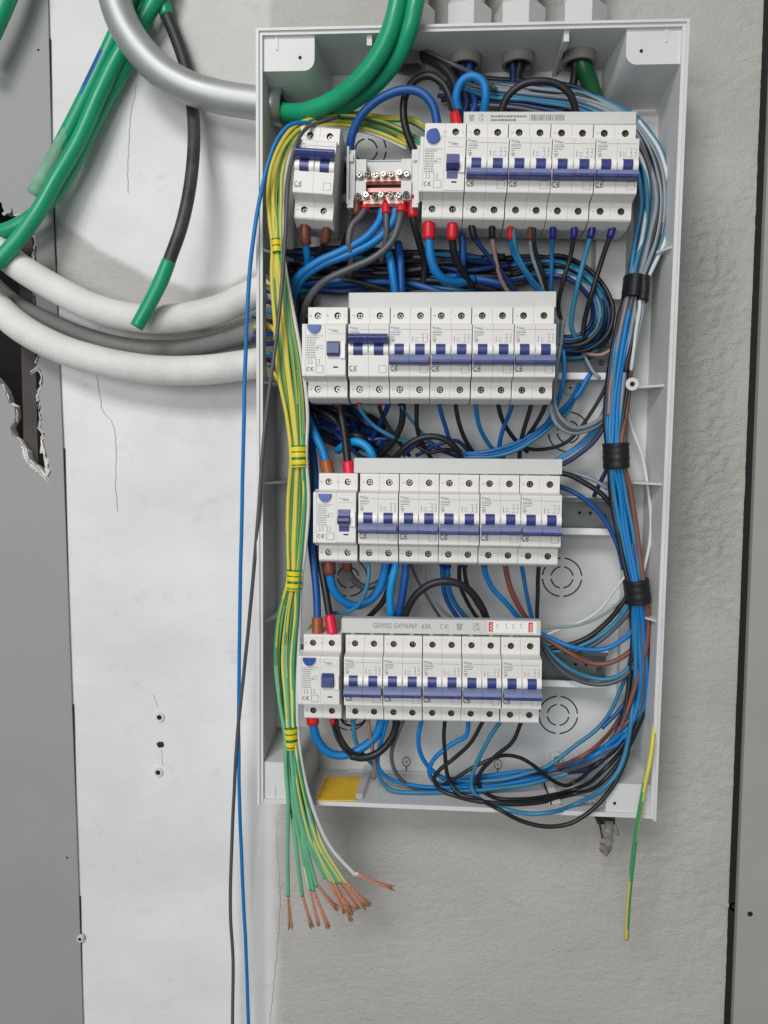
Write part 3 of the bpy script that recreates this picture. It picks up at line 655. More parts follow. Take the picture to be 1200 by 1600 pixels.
def pr_bot(mb, L, h):
    y = -.08; s = L / 176
    put_text(mb, 'GEWISS GW96969', 6.4, 47.5 * s, -6.3, y, 0, .76); put_text(mb, '63A', 6.4, 75.5 * s, -6.5, y, 0, .76)
    for k_ in (0, 1):
        cx = 90 * s + k_ * 4.4
        stroke(mb, [(cx + 2 * math.cos(t), -6.3 + 2 * math.sin(t)) for t in [math.radians(60 + 24 * i) for i in range(11)]], .5, y)
        if k_: stroke(mb, [(cx - 2, -6.3), (cx + .6, -6.3)], .5, y)
    bin_mark(mb, 105 * s, -6, 5.4, y); put_text(mb, 'UK', 4.6, 120 * s, -4.4, y); put_text(mb, 'CA', 4.6, 120 * s, -8.2, y)
    rect(mb, 130 * s, 173 * s, -11.2, -.9, y - .02, 2)
    for x in (130 * s, 165 * s):
        rect(mb, x + .8, x + 4.6, -10.4, -1.6, y - .06, 1)
        for q in range(3): stroke(mb, [(x + 1.7, -3.2 - q * 2.5), (x + 3.7, -3.2 - q * 2.5), (x + 3.7, -4.8 - q * 2.5), (x + 1.7, -4.8 - q * 2.5)], .4, y - .1, 2)
    for x, q in ((138, 0), (146, 1), (152, 0), (159, 1)):
        x *= s; stroke(mb, [(x + 1.6, -3), (x, -4.2 + q), (x + .3, -6.6), (x + 1.7, -7.4)], .4, y - .06)
comb((726, 174), (993, 174), 10.2, 'white comb busbar printed with barcode above the top row', pr_top, 81)
comb((546, 457), (868, 455), 13.4, 'blank white comb busbar above the second row', None, 83)
comb((554, 715.5), (877.5, 717.5), 13.2, 'blank white comb busbar above the third row', None, 83)
comb((534.5, 966), (844, 970), 13.2, 'white comb busbar with printed maker text and red sticker ends', pr_bot, 85)

# ------------------------------------------------------------------ distribution block
def dist_block():
    a, b = P(543, 240, 66), P(656, 240, 66); L = (b - a).length * 1000
    r = empty('terminal_block', a); tag(r, 'white terminal block with copper bars beside the main switch', 'terminal block')
    def part(name, mb, m): return mb.build(name, m, r, .001)
    s = L / 64.0
    for x0 in (0, 57): 
        mb = MB(); mb.box(x0 * s, (x0 + 7) * s, -2, 30, -46, 2); mb.box((x0 + (0 if x0 == 0 else 5)) * s, (x0 + (2 if x0 == 0 else 7)) * s, -6, -2, -44, 4)
        mb.box((x0 + 1) * s, (x0 + 6) * s, -5, -2, -47, -40); mb.box((x0 + 1.5) * s, (x0 + 5.5) * s, -4.5, -2, -8, -2); part('side_frame', mb, M_BOX)
    for x0 in (8, 48):
        mb = MB(); mb.prism([(20, -6), (-3, -6), (-3.6, -20), (1, -21), (1, -24), (-5, -25), (-5.6, -41), (20, -41)], x0 * s, (x0 + 9) * s); part('clamp_cover', mb, M_BOX)
    mb = MB(); mb.box(7 * s, 57 * s, 12, 22, -43, -3); part('base', mb, M_BOX)
    for z, y in ((-20, 0), (-40, -4)):
        mb = MB(); mb.box(15 * s, 50 * s, y, y + 8, z - 3.5, z + 3.5); part('copper_bar', mb, M_BRASS)
        mb = MB(); mb.box(14.5 * s, 50.5 * s, y + .5, y + 9, z - 6, z - 3.6); part('bar_edge', mb, mat('bar_red', (122, 44, 40), .45, .3))
    mb = MB(); mb.box(15 * s, 50 * s, 2, 6, -32, -28.5); part('bridge_bar', mb, mat('bar_pink', (196, 150, 146), .4, .5))
    sm = MB(); sm.cyl((0, 0, 0), (0, -1, 0), 2.9, 2.9, 3.6, 14, 0); sm.cyl((0, -3.6, 0), (0, -1, 0), 2.9, 2.3, .6, 14, 0); sm.box(-.4, .4, -4.4, -4.1, -2, 2, 1); sm.box(-2, 2, -4.4, -4.15, -.4, .4, 1)
    me = sm.mesh('clamp_screw', [mat('bright_screw', (175, 172, 164), .22, 1, var=.1), M_DARK], .001)
    for z, y, xs in ((-19, -1, (11.5, 18.5, 26, 33, 39.5, 47, 53)), (-38, -5, (10, 17.5, 25, 31.5, 39, 46.5, 52.5))):
        for x in xs:
            o = link('clamp_screw', me, r, (x * s / 1000, (y - R_.uniform(0, 2)) / 1000, (z + R_.uniform(-1, 1)) / 1000)); o.rotation_euler = (R_.uniform(-.15, .15), R_.uniform(0, 3), R_.uniform(-.15, .15))
dist_block()


# ------------------------------------------------------------------ conduits, pipes and thick cables outside the box
o, path = tube('metal_conduit', M_COND, 14.2, pts3([(172, -40, 52), (180, 0, 50), (192, 35, 48), (214, 72, 46), (250, 110, 44), (295, 137, 42), (345, 152, 41), (400, 161, 40), (432, 166, 40)], (45, 40)), n=28, step=.004)
tag(o, 'bent shiny steel conduit entering the left side of the box', 'conduit')
q = pts3([(410, 163, 40), (443, 166, 40)], (40, 40)); mb = MB(); sweep(mb, q, [.0172, .0172], 28); mb.build('collar', M_ZINC, o)
q = pts3([(443, 166, 40), (444, 166, 40)], (40, 40)); mb = MB(); sweep(mb, q, [.0135, .0135], 24); mb.build('bore', M_DARK, o)
def corr(label, m, r, pts, rib=.0036, amp=.05):
    path, rad = resample(pts3(pts, (30, 34)), [r / 1000] * len(pts), .0009); L = 0; rr = []
    for i, p in enumerate(path):
        if i: L += (p - path[i - 1]).length
        rr.append(rad[i] * (1 - amp * (.5 + .5 * math.cos(2 * math.pi * L / rib)) ** 2))
    mb = MB(); sweep(mb, path, rr, 24); o = mb.build('flexible_pipe', m); return tag(o, label, 'flexible pipe', 'white flexible pipes at the left')
corr('upper white flexible pipe passing behind the green cable tip', M_CORR, 13.3, [(-40, 350, -5), (-5, 388, 20), (35, 420, 29), (85, 450, 30), (145, 480, 31), (210, 496, 32), (270, 498, 33), (340, 484, 34), (385, 464, 35), (412, 452, 35)], .0042, .013)
corr('ribbed greyish flexible pipe squeezed between two smooth white pipes', M_CORRG, 8.6, [(-20, 435, -20), (30, 478, 6), (85, 506, 9), (145, 529, 10), (205, 542, 12), (270, 545, 15), (340, 535, 22), (390, 520, 27), (412, 512, 30)], .0030, .06)
corr('lowest white flexible pipe entering the box', M_CORR, 14, [(-60, 420, -12), (-15, 468, 18), (30, 510, 28), (90, 543, 30), (160, 565, 31), (240, 578, 32), (320, 578, 33), (385, 570, 34), (412, 566, 34)], .0042, .012)
def gcable(label, r, pts, m=M_GREEN, name='green_cable', n=20, mi=None, cat='cable', group='green cables hanging at upper left'):
    o, path = tube(name, m, r, pts3(pts, (25, 25)), n=n, step=.004, mi=mi); return tag(o, label, cat, group), path
BLUE_K = (5, 6, 7, 8, 9, 10, 11, 12); DUST_K = tuple(range(20))
g, path = gcable('dusty green cable with blue paint, cut short at its lower end', 7.2, [(222, -40, 20), (205, 0, 20), (188, 38, 20), (163, 92, 21), (130, 160, 22), (96, 226, 23), (54, 304, 24)],
     [M_GREEN, M_GRBLUE, M_GREENP], mi=lambda i, k: 1 if 17 < i < 27 + (k % 3) and k in BLUE_K else (2 if i > 36 + (k * 7) % 5 and k in DUST_K else 0))
mb = MB(); e = path[-1]; t = (path[-1] - path[-3]).normalized(); mb.cyl(e - t * .0002, t, .0066, .006, .0012, 18); mb.build('cut_end', M_GREENP, g)
gcable('bright green cable curving in front of the torn hole', 7.2, [(262, -40, 20), (243, 0, 20), (222, 35, 20), (186, 86, 22), (156, 146, 24), (122, 222, 28), (86, 284, 32), (60, 330, 38), (25, 378, 43), (-8, 412, 46), (-60, 452, 44)])
gcable('darker green cable crossing behind the bright one at the hole', 6.8, [(232, -40, 12), (222, 0, 12), (212, 60, 12), (194, 106, 13), (168, 152, 14), (140, 206, 17), (112, 262, 20), (82, 308, 21), (50, 338, 24), (8, 360, 24), (-50, 366, 18)])
gcable('short length of green cable in the upper left corner', 8, [(30, -60, 30), (14, -8, 30), (-4, 34, 30), (-30, 90, 30)])
bk, path = gcable('black cable with green cut tip dangling over the white pipes', 5.8, [(240, -40, 12), (252, -5, 12), (260, 22, 13), (276, 62, 14), (291, 108, 16), (300, 160, 20), (303, 222, 34), (297, 290, 46), (284, 352, 53), (268, 398, 56), (258, 425, 57)], mat('black_jacket', (44, 44, 48), .5, var=.5, scale=25, dirt=.35), 'black_cable', cat='cable')
tube('green_sleeve', M_GREEN, [6.2, 6.6, 6.3, 6.0], pts3([(264, 408, 57), (252, 438, 58), (234, 474, 58), (213, 511, 58)], (57, 57)), bk, n=18)
tube('green_jacket', M_GREEN, [6.8, 6.8, 6.4], pts3([(238, -44, 12), (252, -5, 12), (261, 26, 13)], (12, 12)), bk, n=18)
mb = MB(); e = P(213, 511, 58); t = (P(213, 511, 58) - P(220, 499, 58)).normalized(); mb.cyl(e, t, .0052, .0045, .001, 14); mb.build('cut_end', M_CORR, bk)
for lab, r, pts in (('left green conduit looping from the steel collar up over the rim', 7.6, [(428, 168, 42), (446, 175, 46), (478, 174, 56), (522, 156, 68), (562, 124, 80), (594, 82, 90), (613, 38, 97), (622, 0, 98), (630, -50, 95)]),
                    ('right green conduit looping from the steel collar up over the rim', 7.4, [(428, 172, 36), (450, 181, 38), (495, 178, 44), (546, 160, 55), (590, 128, 68), (622, 86, 82), (641, 40, 94), (650, 0, 97), (660, -50, 95)])):
    o, _ = tube('green_conduit', M_GREEN, r, pts3(pts, (40, 90)), n=22, step=.004); tag(o, lab, 'cable', 'green conduits over the box rim')
mb = MB()
o, _ = tube('green_cable', mat('green_dark', (18, 92, 52), .4), 7.6, pts3([(905, 78, 38), (912, 105, 36), (922, 132, 30), (930, 160, 24)], (38, 24)), n=18); tag(o, 'dark green cable coming down from the right hand gland', 'cable')

# ------------------------------------------------------------------ long loose wires
wire('long blue wire hanging down the wall left of the box', 'B', 1.75, [(492, 197, 70), (478, 192, 78), (455, 195, 84), (436, 214, 88), (421, 248, 91), (409, 296, 92), (399, 350, 92), (390, 425, 88), (384, 550, 78), (379, 750, 66), (375, 950, 52), (373, 1100, 42), (374, 1240, 36), (380, 1400, 30), (386, 1530, 26), (390, 1660, 24)], (80, 40))
wire('long grey wire crossing the earth bundle and hanging below the box', 'G', 1.7, [(530, 182, 60), (505, 190, 82), (484, 197, 90), (467, 216, 102), (457, 245, 104), (450, 292, 98), (446, 367, 94), (441, 442, 92), (430, 541, 90), (421, 606, 89), (412, 690, 87), (400, 850, 80), (386, 1000, 62), (377, 1090, 50), (370, 1160, 42), (363, 1300, 34), (360, 1420, 30), (364, 1500, 28), (362, 1660, 26)], (80, 40))
o, _ = tube('earth_wire', [M_EG, M_EY], 2.1, pts3([(1006, 1040, 44), (1018, 1080, 60), (1022, 1120, 72), (1017, 1180, 86), (1007, 1228, 90), (996, 1290, 88), (988, 1350, 80), (982, 1410, 70), (979, 1467, 60)], (50, 80)), n=12, mi=lambda i, k: 1 if ((k + lerp_curve([(0, 7.6), (18, 9.6), (40, 14), (46, 16), (68, 17.5), (78, 21), (110, 22.5)], i)) % 12) < 6 else 0)
tag(o, 'single yellow and green earth wire hanging at the lower right', 'wire')

# ------------------------------------------------------------------ bundles
def bundle(S, a, b, head=(), tail=()):
    out = []
    for i, (u, v, hw, d) in enumerate(S):
        p, q = S[max(0, i - 1)], S[min(len(S) - 1, i + 1)]; tx, ty = q[0] - p[0], q[1] - p[1]; l = math.hypot(tx, ty)
        nx, ny = ty / l, -tx / l                           # for a downward run: +a is to the right
        out.append((u + nx * a * hw, v + ny * a * hw, d + b * 6.5))
    return list(head) + out + list(tail)
def band(name, S3, rx, ry, m, label, cat, group, mi=None):
    path, rad = resample(S3, [rx / 1000] * len(S3), .0012); mb = MB()
    sweep(mb, path, [r * (1 + .015 * math.sin(i * 1.3) + (.012 if i % 9 < 4 else 0)) for i, r in enumerate(rad)], 20, mi or (lambda i, k: 0), ell=ry / rx); o = mb.build(name, m); return tag(o, label, cat, group)
ES = [(640, 222, 12, 40), (590, 200, 12, 44), (540, 190, 10, 46), (495, 192, 9, 52), (466, 205, 10, 60), (446, 232, 12, 68), (434, 268, 13, 72), (430, 310, 13, 74), (432, 348, 10, 76), (434, 384, 8, 78), (437, 430, 12, 76), (445, 500, 17, 74), (455, 580, 21, 74), (463, 650, 18, 76), (467, 712, 13, 78), (466, 780, 17, 76), (463, 850, 15, 78), (460, 905, 12, 80), (452, 965, 18, 80), (447, 1030, 19, 82), (450, 1095, 15, 84), (455, 1150, 11, 86), (460, 1200, 14, 88), (467, 1250, 18, 88)]
ends = [((449, 1320), (450, 1400), (454, 1448)), ((463, 1320), (472, 1400), (487, 1448)), ((470, 1320), (484, 1390), (497, 1444)), ((474, 1320), (490, 1392), (513, 1448)), ((478, 1320), (495, 1385), (528, 1420)), ((482, 1320), (508, 1372), (548, 1418)),
        ((486, 1320), (514, 1375), (540, 1424)), ((489, 1320), (518, 1378), (552, 1428)), ((492, 1320), (524, 1380), (548, 1438)), ((495, 1320), (530, 1380), (560, 1420)), ((499, 1320), (534, 1378), (572, 1418)), ((504, 1320), (540, 1380), (577, 1414)), ((515, 1320), (556, 1368), (614, 1388))]
for i, en in enumerate(ends):
    t = i / (len(ends) - 1) * 2 - 1; b = (.9, -.5, .5, -.9, .8)[i % 5]; last = i == len(ends) - 1
    S = ES if i % 3 == 0 or last else ES[R_.choice((3, 4, 4, 5)):]
    mids = [((en[0][0]) + R_.uniform(-1, 1), en[0][1], 88 - abs(t) * 2), (en[1][0], en[1][1], 82)]
    pt = bundle(S, t * .92 + R_.uniform(-.04, .04), b * .9, (), mids)
    # wander between the tapes
    pt = [(u + R_.uniform(-1.6, 1.6), v, d + R_.uniform(-1, 1)) for u, v, d in pt[:-2]] + pt[-2:]
    ph = R_.uniform(0, 10); tw = R_.uniform(.012, .03)
    if last: mats = [M_EYP, WC['W']]; mi = lambda i, k: 1
    else:
        mats = [M_EG, M_EY, M_EGP, M_EYP]
        def mi(i, k, ph=ph, tw=tw, N=R_.uniform(.42, .68)):
            y = ((k + ph + i * tw) % 10) < 6.2 - 3.6 * sst(N - .15, N + .2, i / 340)
            lo = i / 340 > N
            return (3 if lo and (k % 2) else 1) if y else (2 if lo else 0)
    o, path = tube('earth_wire', mats, 1.85, pts3(pt, (80, 80)), n=10, step=.0026, mi=mi)
    tag(o, 'pale white wire of the earth bundle bending furthest right at its end' if last else ('leftmost yellow and green earth wire hanging apart below the bundle' if i == 0 else 'yellow and green earth wire in the taped bundle at left, copper end bared'), 'wire', 'yellow and green earth wires of the left bundle')
    e, e1 = path[-1], pts3([(en[2][0], en[2][1], 80)], (80, 80))[0] if False else P(en[2][0], en[2][1], 78); mb = MB(); dr = (path[-1] - path[-5]).normalized()
    for s in range(11):
        j = Vector((R_.uniform(-1, 1), R_.uniform(-1, 1), R_.uniform(-1, 1)))
        q = [e - dr * .004 + j * .0008, e + (e1 - e) * .5 + j * .0011, e1 + j * .0019]; pp, rr = resample(q, [.00058] * 3, .006); sweep(mb, pp, rr, 5)
    mb.build('bare_copper_end', M_COPPER, o)
for v0, v1, u0, u1, d, rx, lab, c in ((376, 398, 433.5, 435, 78, 5.6, 'thin yellow and green tape round the bundle beside the main switch', 4), (696, 730, 466.5, 468, 78, 8.6, 'yellow and green tape round the bundle beside the third row top', 3.1), (889, 921, 461, 459.5, 80, 7.8, 'yellow and green tape round the bundle below the third row device', 3.1), (1133, 1167, 454.5, 456, 86, 7.4, 'lowest yellow and green tape round the earth bundle', 3.1)):
    band('striped_tape', [P(u0 + (u1 - u0) * t, v0 + (v1 - v0) * t, d) for t in (0, .33, .66, 1)], rx, 9.2, [M_TY, M_TG], lab, 'tape', 'yellow and green tapes on the earth bundle', mi=lambda i, k, c=c: 1 if (i * 1.2 + k * .02 + 1.5) % 5.4 < 1.8 else 0)

RS = [(700, 120, 12, 26), (760, 138, 12, 28), (840, 148, 13, 32), (920, 162, 15, 36), (982, 198, 18, 42), (1014, 250, 22, 46), (1024, 310, 24, 48), (1017, 370, 24, 50), (1003, 415, 18, 54), (993, 448, 12, 58), (981, 510, 17, 55), (969, 580, 18, 55), (962, 650, 16, 56), (961, 712, 11, 60), (970, 770, 16, 56), (983, 850, 16, 56), (995, 922, 11, 60), (1001, 990, 14, 56), (1003, 1050, 13, 54), (996, 1105, 13, 50)]
T_low = {
 'h': [(978, 1185, 52), (940, 1252, 62), (900, 1282, 70), (878, 1289, 74), (848, 1290, 76), (813, 1281, 76), (779, 1264, 74), (748, 1249, 70), (720, 1240, 64), (705, 1223, 58), (697, 1201, 60), (694, 1164, 66), (695.5, 1122, 72)],
 'k': [(970, 1198, 48), (940, 1235, 52), (900, 1257, 58), (861, 1269, 62), (824, 1271, 64), (787, 1264, 64), (750, 1249, 60), (737.5, 1233, 58), (737.5, 1212, 60), (748, 1186, 62), (766, 1153, 68), (784, 1124, 72)],
 'l': [(980, 1160, 42), (945, 1203, 42), (900, 1233, 46), (857, 1244, 50), (813, 1249, 52), (779, 1248, 54), (757, 1238, 54), (746, 1222, 56), (753, 1203, 58), (772, 1184, 62), (800, 1160, 68), (816, 1124, 72)],
 'j': [(980, 1172, 48), (942, 1222, 52), (900, 1240, 50), (850, 1252, 50), (800, 1256, 52), (750, 1252, 54), (709, 1242, 56), (685, 1231, 58), (679, 1218, 58), (687, 1205, 60), (711, 1184, 62), (737, 1158, 68), (756, 1124, 72)],
 'i': [(975, 1152, 40), (930, 1186, 36), (880, 1202, 36), (820, 1213, 40), (760, 1222, 44), (692, 1227, 50), (675, 1218, 54), (669, 1205, 58), (677, 1186, 62), (692, 1172, 64), (711, 1159, 66), (728, 1148, 69), (732, 1120, 72)],
 'g': [(972, 1148, 36), (930, 1180, 32), (880, 1196, 32), (820, 1206, 36), (760, 1213, 42), (715, 1222, 48), (685, 1212, 56), (663, 1190, 62), (654, 1160, 68), (660, 1118, 72)],
 'c': [(978, 1142, 44), (940, 1182, 44), (890, 1206, 46), (830, 1224, 50), (760, 1234, 54), (696, 1237, 56), (660, 1239, 58), (623, 1238, 60), (604, 1231, 60), (593, 1217, 60), (585, 1200, 62), (570, 1183, 66), (556, 1158, 70), (551, 1116, 74)],
 'e': [(976, 1146, 38), (935, 1184, 38), (885, 1204, 42), (820, 1220, 46), (750, 1230, 50), (690, 1230, 54), (640, 1226, 56), (605, 1216, 58), (591, 1200, 62), (592, 1175, 66), (600, 1145, 70), (607, 1116, 74)],
 'f': [(975, 1150, 34), (930, 1188, 34), (870, 1206, 38), (790, 1220, 44), (720, 1230, 48), (665, 1233, 52), (635, 1224, 56), (617, 1205, 62), (612, 1180, 66), (618, 1155, 70), (634, 1118, 74)],
 'o': [(968, 1080, 44), (940, 1132, 42), (900, 1164, 44), (878, 1181, 44), (852, 1198, 46), (810, 1212, 48), (750, 1220, 48), (700, 1218, 48)],
 'm': [(965, 1168, 34), (930, 1196, 38), (900, 1221, 44), (885, 1228, 46), (870, 1223, 48), (852, 1210, 52), (835, 1196, 54), (813, 1184, 56), (787, 1180, 58), (757, 1190, 60), (731, 1203, 60), (709, 1217, 58), (690, 1228, 52)],
 'p': [(981, 1092, 48), (973, 1112, 46), (958, 1138, 44), (935, 1163, 42), (908, 1182, 40), (870, 1198, 38), (820, 1210, 34), (760, 1216, 32)]}
LAB = {'h': 'black wire sagging lowest below the box edge', 'k': 'pale blue wire sagging just above the lowest black wire', 'l': 'black wire from the rightmost bottom breaker looping back to the right', 'j': 'black wire from the fourth bottom breaker crossing left then looping right',
       'i': 'dark blue wire looping left under the fourth bottom breaker', 'g': 'blue wire dropping from the third bottom breaker into the lower bundle', 'c': 'teal blue wire from the first bottom breaker running along the box floor', 'e': 'teal blue wire from the second bottom breaker joining the floor wires',
       'f': 'dark grey wire curving down from the second bottom breaker', 'o': 'teal wire rising across the lower mounting screw', 'm': 'black wire arching over the blue wires at the bottom', 'p': 'thin brownish wire rising beside the lower knockout'}
cfg = [('h', 'K', -.95, -.2, 1.9), ('k', 'T', -.55, .8, 2.0), ('l', 'K', .8, .5, 1.9), ('j', 'K', .95, -.4, 1.9), ('i', 'B', -.2, .95, 2.1), ('g', 'B', .12, .9, 2.1), ('c', 'T', .45, .7, 2.0), ('e', 'B', -.75, .5, 1.9), ('f', 'G', .62, .1, 1.9), ('o', 'T', -.4, -.3, 1.9), ('m', 'K', 0, -.6, 1.8), ('p', 'N', .98, .5, 1.8)]
for key, c, a, b, r in cfg:
    st = R_.choice((0, 1, 2)) if c in 'KG' else 9; tail = T_low[key]
    S = RS[st:] if tail[0][1] > 1100 else RS[st:18]
    pt = bundle(S, a, b, (), ())
    pt = [(u + R_.uniform(-1.5, 1.5), v, d + R_.uniform(-1, 1)) for u, v, d in pt] + tail
    wire(LAB[key], c, r, pt, group='wires of the bundle down the right side')
# filler wires of the right bundle
for i, (c, a, b, r, i0, i1) in enumerate((('T', -.9, .7, 1.9, 0, 10), ('W', -.55, .95, 1.9, 4, 10), ('G', -.1, .9, 2.0, 0, 11), ('K', .2, .8, 2.0, 1, 10), ('L', .92, .7, 1.7, 3, 10), ('T', .95, .4, 2.0, 2, 10), ('K', .5, .9, 2.0, 1, 12), ('T', -.3, .5, 2.0, 3, 12), ('G', .35, .2, 2.0, 0, 12), ('G', 1.05, -.1, 1.6, 2, 10),
        ('L', .4, .9, 1.8, 9, 14), ('K', -.9, .3, 2.2, 9, 18), ('k', -.65, .8, 1.7, 9, 13), ('N', .9, .6, 2.2, 12, 18), ('b', .1, -.5, 2, 12, 19), ('B', .55, .6, 2, 15, 20), ('G', .25, .85, 2.2, 15, 20), ('n', -.2, .1, 2.2, 9, 19), ('T', -.5, .8, 2.0, 0, 10), ('L', .35, .95, 2.0, 1, 10), ('L', .6, .9, 2.0, 1, 10), ('n', -.7, .2, 2.3, 0, 10), ('T', .85, .6, 2.0, 2, 10), ('L', 0, 1, 1.9, 1, 10), ('W', .97, .75, 1.7, 4, 10))):
    pt = [(u + R_.uniform(-1.5, 1.5), v, d + R_.uniform(-1, 1)) for u, v, d in bundle(RS[i0:i1], a, b)]
    if i1 >= 18: pt += [(976 - i, 1150, 46), (936, 1186 + i * .4, 44), (880, 1200 + i * .5, 42), (820, 1208 + i * .5, 42), (740, 1214 + i * .4, 42), (690, 1216, 40)]
    cn = {'L': 'light grey', 'W': 'white', 'G': 'grey', 'K': 'black', 'T': 'pale blue', 'k': 'pinkish', 'N': 'brown', 'b': 'dark blue', 'B': 'blue', 'n': 'navy'}[c]
    wire(f'{cn} wire packed in the bundle down the right side, {"upper" if i1 < 13 else "lower"} stretch', c, r, pt, group='wires of the bundle down the right side')
for i, (dx, dd) in enumerate(((0, 60), (5, 58), (-5, 57))):
    wire(('white wire', 'light grey wire', 'pale grey wire')[i] + ' leaving the upper black tape towards the ring post', 'WLL'[i], 1.7, [(1000 + dx, 462, dd + 6), (999 + dx, 490, dd + 6), (993 + dx * .8, 530, dd + 3), (986 + dx * .5, 575, dd), (981 + dx * .2, 600, dd - 8), (978, 640, 30)], (60, 30))
wire('loose white wire bowing along the right side wall', 'W', 1.5, [(978, 640, 34), (991, 680, 40), (1004, 718, 44), (1013, 762, 46), (1017, 807, 46), (1013, 857, 50), (1006, 890, 52), (998, 915, 52)], (40, 50))
for uv, rx, lab in ((((990, 432), (986, 466)), 8.0, 'black tape band on the left half of the upper right bundle'), (((962, 692), (963, 732)), 11.2, 'black tape band at mid height of the right bundle'), (((993, 905), (997, 941)), 11, 'lower black tape band of the right bundle')):
    (ua, va), (ub, vb) = uv
    band('black_tape', [P(ua + (ub - ua) * t, va + (vb - va) * t, 58) for t in (0, .33, .66, 1)], rx, 14, M_TAPEK, lab, 'tape', 'black tapes on the right bundle')
band('black_tape', [P(1002, 434, 58), P(1002, 452, 58), P(1000, 472, 58)], 6.4, 13, M_TAPEK, 'narrow black tape band on the right half of the upper bundle', 'tape', 'black tapes on the right bundle')

# ------------------------------------------------------------------ wires above the top row
w_ = wire
w_('black cable arching from the terminal block to the top row', 'K', 3.3, [(652, 246, 52), (640, 218, 56), (631, 182, 60), (633, 150, 62), (648, 126, 62), (670, 118, 62), (693, 132, 64), (707, 162, 68), (714, 196, 74)], fe='r')
w_('blue cable arching over the terminal block to the top row', 'b', 3.7, [(546, 245, 50), (550, 214, 56), (567, 178, 64), (597, 152, 70), (634, 140, 74), (660, 146, 76), (676, 164, 76), (684, 198, 74)])
w_('small bright blue cable loop left of the top busbar', 'B', 3.5, [(722, 190, 66), (713, 152, 74), (722, 126, 78), (738, 119, 80), (754, 129, 80), (758, 152, 78), (753, 190, 68)])
w_('black cable loop behind the top busbar', 'K', 3.1, [(780, 185, 60), (792, 152, 66), (815, 132, 70), (842, 126, 72), (868, 130, 72), (890, 147, 70), (903, 185, 62)])
w_('black cable coming down from the first gland to the top row', 'K', 4, [(640, 72, 42), (660, 88, 46), (690, 104, 54), (708, 124, 60), (714, 152, 66), (716, 190, 72)])
w_('dark cable beside the black one from the first gland', 'G', 2.0, [(640, 66, 40), (672, 84, 50), (710, 102, 54), (745, 118, 48), (775, 140, 40)], (40, 40))
for u, c, lab in ((722, 'n', 'navy cable inside the second gland'), (733, 'b', 'dark blue cable inside the second gland'), (800, 'n', 'navy cable inside the third gland'), (812, 'K', 'black cable inside the third gland'), (898, 'K', 'black cable beside the green one in the right gland')):
    w_(lab, c, 3.6, [(u, 70, 40), (u + 1, 95, 38), (u + R_.uniform(-4, 4), 125, 32), (u + R_.uniform(-12, 12), 165, 26), (u + R_.uniform(-15, 15), 200, 24)], (40, 24))
for i in range(8):
    c = 'KnTLbKnG'[i]; v = 120 + i * 6.5
    w_({'K': 'black', 'n': 'navy', 'T': 'pale blue', 'L': 'light grey', 'b': 'dark blue', 'G': 'grey'}[c] + ' wire running right behind the top busbar', c, 2.0, [(690 + R_.uniform(-15, 15), v + 4), (750, v + R_.uniform(-3, 3)), (820, v + 6), (890, v + 14 + i), (950, v + 42 + i), (990, v + 85), (1010, v + 140)], (24, 38, 46), group='wires running right behind the top busbar')
for i in range(6):
    o, _ = tube('earth_wire', [M_EG, M_EY], 1.9, pts3([(670 + i * 2, 252 - i * 5 - (20 if i > 3 else 0), 44), (640, 224 - i * 5 - (14 if i > 3 else 0), 40), (600, 203 - i * 4, 38 + i), (556, 192 - i * 3, 42), (515, 189 - i, 48), (486, 193, 54)], (40, 50)), mi=lambda q, k, i=i: 1 if ((k + i * 2 + q * .03) % 10) < 5 else 0)
    tag(o, 'yellow and green earth wire running behind the terminal block', 'wire', 'earth wires behind the terminal block')

# ------------------------------------------------------------------ between the top and second rows
w_('blue wire with brown sleeve under the main switch', 'B', 3.2, [(477, 352, 74), (477, 372, 72), (480, 400, 64), (484, 430, 50)], fs='n', fl=13, name='power_cable')
w_('black wire with brown sleeve under the main switch', 'K', 2.6, [(511, 350, 74), (509, 370, 70), (500, 392, 58), (488, 415, 44)], fs='n', fl=14)
w_('upper of two bright blue cables slanting left from the terminal block', 'B', 3.6, [(598, 316, 64), (594, 345, 66), (574, 370, 68), (536, 391, 68), (496, 409, 66), (466, 432, 60), (448, 468, 48), (440, 500, 30)])
w_('lower of two bright blue cables slanting left from the terminal block', 'B', 3.6, [(618, 316, 64), (614, 345, 66), (590, 374, 66), (545, 398, 66), (505, 413, 64), (472, 436, 58), (454, 474, 44), (446, 520, 30)])
w_('grey cable bending left under the terminal block', 'G', 3.0, [(576, 312, 64), (565, 335, 68), (550, 352, 70), (545, 378, 70), (549, 402, 64), (546, 430, 50)], fs='r', fl=10)
w_('dark grey cable slanting down behind the second row device', 'G', 3.1, [(628, 312, 64), (624, 345, 70), (612, 378, 72), (585, 403, 72), (545, 421, 70), (506, 440, 66), (482, 468, 58), (470, 510, 44), (468, 560, 36)], fs='r', fl=12)
w_('straight grey cable hanging under the terminal block', 'G', 2.6, [(602, 312, 66), (604, 345, 70), (603, 378, 66), (596, 410, 54)], fs='r', fl=12)
w_('black cable hanging under the right end of the terminal block', 'K', 3.2, [(643, 312, 64), (646, 345, 62), (655, 380, 52), (664, 410, 40), (660, 450, 30)], fs='r', fl=12)
w_('short cable with brown sleeve at the left of the terminal block', 'K', 2.6, [(559, 312, 66), (556, 335, 64), (545, 360, 54), (530, 400, 38)], fs='n', fl=12)
w_('thick blue cable with red sleeve bending right under the top device', 'B', 3.9, [(670, 352, 76), (670, 374, 76), (672, 400, 74), (681, 424, 70), (696, 437, 64), (716, 441, 54), (740, 436, 40)], fs='r', fl=11)
w_('black cable with red sleeve under the top device', 'K', 3.2, [(707, 352, 76), (707, 374, 74), (711, 400, 66), (722, 424, 56), (738, 448, 44)], fs='r', fl=10)
